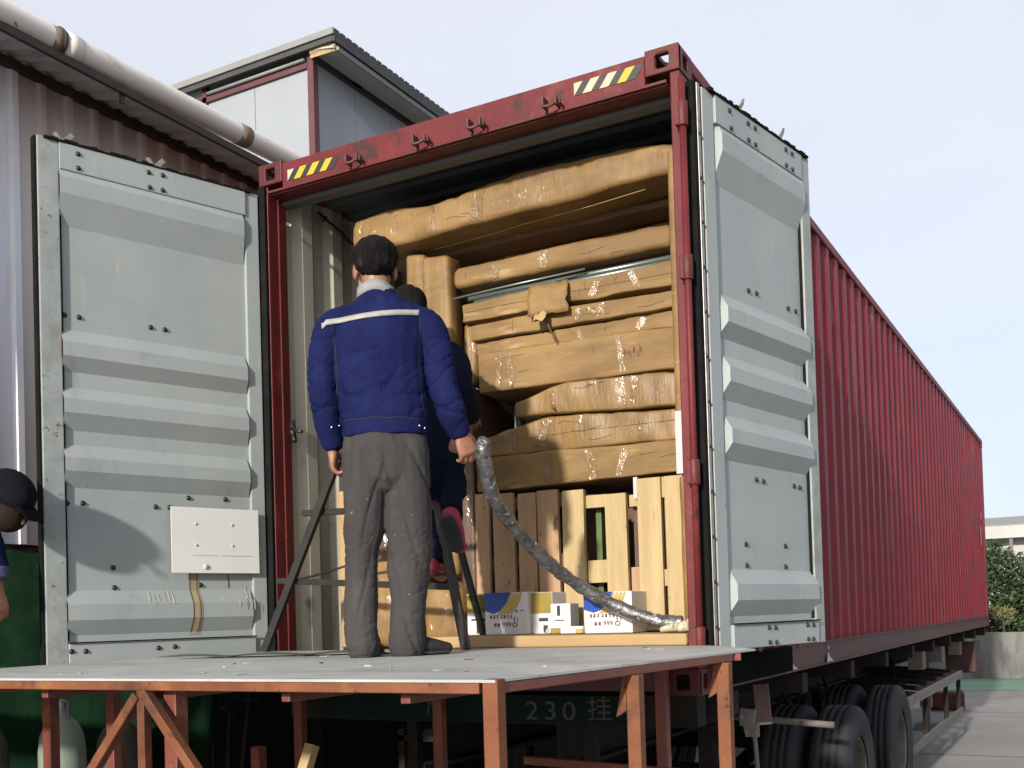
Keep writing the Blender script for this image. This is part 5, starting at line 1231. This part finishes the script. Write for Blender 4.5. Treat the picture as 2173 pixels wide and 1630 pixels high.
# shoes
def shoe(pts, m, parent, h=.075, name='shoe', w=.046):
    mb = MB(); a, b, c_ = [Vector(q) for q in pts]
    loftc(mb, [a+Vector((0, 0, .045)), a.lerp(b, .5)+Vector((0, 0, .048)), b+Vector((0, 0, .038)), c_+Vector((0, 0, .028))], [(w*.85, .042), (w*.86, .046), (w, .036), (w*.78, .024)], hint=(0, 0, 1), seg=16)
    o = remesh(mb, name, m, parent, .005, 2)
    mb = MB(); loftc(mb, [a+Vector((0, 0, .011)), a.lerp(b, .55)+Vector((0, 0, .011)), b+Vector((0, 0, .011)), c_+Vector((0, 0, .012))], [(w*.92, .011), (w*.88, .011), (w*1.05, .011), (w*.82, .011)], hint=(0, 0, 1), seg=16)
    mb.build('sole', 'sole', o); return o
shoe(((-.103, -.035, 0), (-.078, .11, 0), (-.050, .20, 0)), 'shoe', p1, w=.05)
shoe(((.055, -.02, 0), (.165, .035, 0), (.243, .055, 0)), 'shoe', p1, w=.05)

# ---------------- worker on the ladder, mostly hidden behind the first man
p2 = person_root('worker in dark navy clothes and crimson shoes climbing the ladder behind the man', (1.2, -.15, PZ), 0)
def L2(x, y, z): return (x-1.2, y+.15, z-PZ)
mb = MB()
head(mb, L2(.965, .02, 1.955), (-.45, .85, -.15), 1.0)
loftc(mb, [L2(1.12, -.04, 1.72), L2(1.04, -.01, 1.82), L2(.99, .0, 1.89)], [.06, .055, .055])
loftc(mb, [L2(1.28, -.20, 1.16), L2(1.24, -.15, 1.35), L2(1.18, -.09, 1.55), L2(1.13, -.04, 1.70)], [(.11, .08), (.11, .08), (.13, .08), (.10, .07)])
for A_ in ([L2(1.25, -.10, 1.66), L2(1.385, -.23, 1.45), L2(1.25, .08, 1.38)], [L2(1.05, -.02, 1.66), L2(.93, .0, 1.45), L2(.95, .22, 1.40)]): loftc(mb, A_, [.045, .04, .03])
hand(mb, L2(1.24, .10, 1.38), (-.3, 1, .1), (0, 0, 1), -1, .5); hand(mb, L2(.95, .24, 1.40), (.1, 1, 0), (0, 0, 1), 1, .5)
loftc(mb, [L2(1.22, -.20, 1.15), L2(1.19, -.02, .90), L2(1.20, -.17, .64)], [.06, .045, .035]); loftc(mb, [L2(1.28, -.20, 1.10), L2(1.345, -.22, 1.0), L2(1.395, -.33, .87)], [.055, .042, .034])
loftc(mb, [L2(1.20, -.19, .60), L2(1.18, -.09, .58)], [.03, .028]); loftc(mb, [L2(1.41, -.35, .83), L2(1.42, -.31, .72)], [.03, .028])
remesh(mb, 'body', 'skin', p2, .006, 2)
mb = MB(); loftc(mb, [L2(1.23, -.20, 1.10), L2(1.21, -.17, 1.28), L2(1.19, -.11, 1.48), L2(1.15, -.06, 1.62), L2(1.11, -.03, 1.73)], [(.15, .12), (.155, .13), (.17, .13), (.17, .11), (.08, .07)])
for A_ in ([L2(1.24, -.10, 1.66), L2(1.33, -.16, 1.58), L2(1.395, -.24, 1.44), L2(1.34, -.08, 1.38), L2(1.27, .06, 1.38)], [L2(1.08, -.02, 1.66), L2(.95, .0, 1.47), L2(.95, .20, 1.40)]): loftc(mb, A_, [.07]*(len(A_)-1)+[.048])
remesh(mb, 'jacket', 'navy_dark', p2, .009, 2, lambda p: .007*ridge(p, (8, 8, 12), 4))
mb = MB(); loftc(mb, [L2(1.22, -.20, 1.17), L2(1.23, -.20, 1.06)], [(.14, .12), (.135, .12)])
loftc(mb, [L2(1.22, -.20, 1.12), L2(1.19, -.04, .90), L2(1.20, -.16, .68)], [.095, .078, .055]); loftc(mb, [L2(1.295, -.22, 1.12), L2(1.345, -.22, 1.0), L2(1.395, -.33, .885)], [.082, .060, .046])
remesh(mb, 'trousers', 'navy_dark', p2, .009, 2, lambda p: .006*ridge(p, (9, 9, 14), 6))
mb = MB(); ell(mb, L2(.968, .005, 1.975), (.090, .104, .092), 20); ell(mb, L2(.985, -.03, 1.93), (.082, .07, .07), 16); remesh(mb, 'hair', 'hair', p2, .007, 1, lambda p: .003*ridge(p, (28, 28, 12), 2))
shoe((L2(1.20, -.215, .575), L2(1.175, -.10, .575), L2(1.165, -.02, .575)), 'shoe_red', p2)
# lifted foot: sole turned to the camera
mb = MB(); loftc(mb, [L2(1.405, -.355, .845), L2(1.418, -.345, .78), L2(1.43, -.325, .69)], [(.04, .045), (.044, .036), (.034, .024)], hint=(0, 1, 0)); s4 = remesh(mb, 'shoe', 'shoe_red', p2, .006, 2)
mb = MB(); loftc(mb, [L2(1.408, -.395, .825), L2(1.420, -.378, .77), L2(1.437, -.352, .685)], [(.039, .010), (.046, .010), (.036, .010)], hint=(0, 1, 0)); mb.build('sole', 'sole', s4)

# ---------------- third worker bending over at the left edge of the platform
p3 = person_root('worker in dark cap and blue jacket bending over at the left edge of the platform', (-.63, -1.79, PZ), 0); p3.scale = (1.05, 1.05, 1.05)
def L3(x, y, z): return (x+.25, y+1.98, z-PZ)
mb = MB()
head(mb, L3(.10, -1.60, .93), (.75, .25, -.75), 1.0)
loftc(mb, [L3(-.06, -1.68, 1.02), L3(.0, -1.64, .99), L3(.06, -1.62, .96)], [.06, .055, .055])
loftc(mb, [L3(-.42, -1.98, 1.02), L3(-.27, -1.85, 1.10), L3(-.10, -1.70, 1.05)], [(.14, .10), (.14, .10), (.15, .09)], hint=(.3, .3, 1))
A3 = [L3(-.06, -1.60, 1.0), L3(-.085, -1.575, .76), L3(-.045, -1.56, .56)]; A4 = [L3(-.08, -1.82, 1.0), L3(-.07, -1.86, .75), L3(-.02, -1.80, .55)]
for A_ in (A3, A4): loftc(mb, A_, [.045, .04, .028])
hand(mb, L3(-.043, -1.56, .54), (.12, .0, -1), (.9, -.4, 0), 1, .6); hand(mb, L3(-.018, -1.80, .53), (.1, 0, -1), (.9, -.4, 0), -1, .6)
for s in (-1, 1):
    loftc(mb, [L3(-.42+.04*s, -1.98+.1*s, 1.0), L3(-.26+.02*s, -1.95+.12*s, .68), L3(-.36, -2.0+.12*s, .30)], [.08, .055, .04]); loftc(mb, [L3(-.37, -2.0+.12*s, .27), L3(-.24, -1.98+.12*s, .255)], [.03, .028])
remesh(mb, 'body', 'skin', p3, .006, 2)
mb = MB(); loftc(mb, [L3(-.45, -2.0, 1.0), L3(-.30, -1.88, 1.12), L3(-.16, -1.76, 1.10), L3(-.02, -1.67, 1.03)], [(.17, .13), (.18, .14), (.18, .13), (.09, .08)], hint=(.3, .3, 1))
for A_ in (A3, A4): loftc(mb, [Vector(A_[0])+Vector((-.04, 0, .02)), A_[1], Vector(A_[2])+Vector((0, 0, .09))], [.075, .062, .045])
remesh(mb, 'jacket', 'jacket', p3, .009, 2, lambda p: .007*ridge(p, (8, 8, 12), 14))
for A_ in (A3, A4):
    mb = MB(); q = Vector(A_[2]); loftc(mb, [q+Vector((0, 0, .085)), q+Vector((.005, 0, .035))], [.050, .048], cap=False); mb.build('cuff', 'denim', p3)
mb = MB(); loftc(mb, [L3(-.44, -2.0, 1.06), L3(-.42, -1.98, .95)], [.15, .15])
for s in (-1, 1): loftc(mb, [L3(-.42+.04*s, -1.98+.1*s, .98), L3(-.27+.02*s, -1.96+.12*s, .68), L3(-.36, -2.0+.12*s, .30)], [.10, .08, .065])
remesh(mb, 'trousers', 'denim', p3, .010, 2, lambda p: .006*ridge(p, (9, 9, 14), 6))
for s in (-1, 1): shoe((L3(-.38, -2.0+.12*s, PZ), L3(-.27, -1.98+.12*s, PZ), L3(-.19, -1.97+.12*s, PZ)), 'shoe', p3)
mb = MB(); ax = Vector((.75, .25, -.75)).normalized(); upd = (Vector((0, 0, 1))-ax*ax.z).normalized(); cc = Vector(L3(.10, -1.60, .93))+upd*.035-ax*.01
rot = Matrix((ax.cross(upd), ax, upd)).transposed(); ell(mb, cc, (.094, .112, .085), 22, rot); M['cap'] = mat('black_navy_cap', (.008, .009, .014), (.012, .013, .02), 12, rough=.9, spec=.08, bump=.3)
cp = remesh(mb, 'cap', 'cap', p3, .006, 2)
mb = MB(); b0 = cc+ax*.085-upd*.005; loftc(mb, [b0-ax*.02, b0+ax*.04-upd*.010, b0+ax*.075-upd*.022], [(.075, .006), (.066, .006), (.045, .005)], hint=upd); mb.build('brim', 'cap', cp)
mb = MB(); hc = Vector(L3(.10, -1.60, .93)); ell(mb, hc+ax*.035-upd*.050, (.082, .088, .082), 18, rot); remesh(mb, 'face_mask', mat('dark_scarf', (.03, .022, .018), (.045, .03, .026), 20, rough=.95, spec=.05), p3, .006, 2)  # added dark brown form that covers the lower face
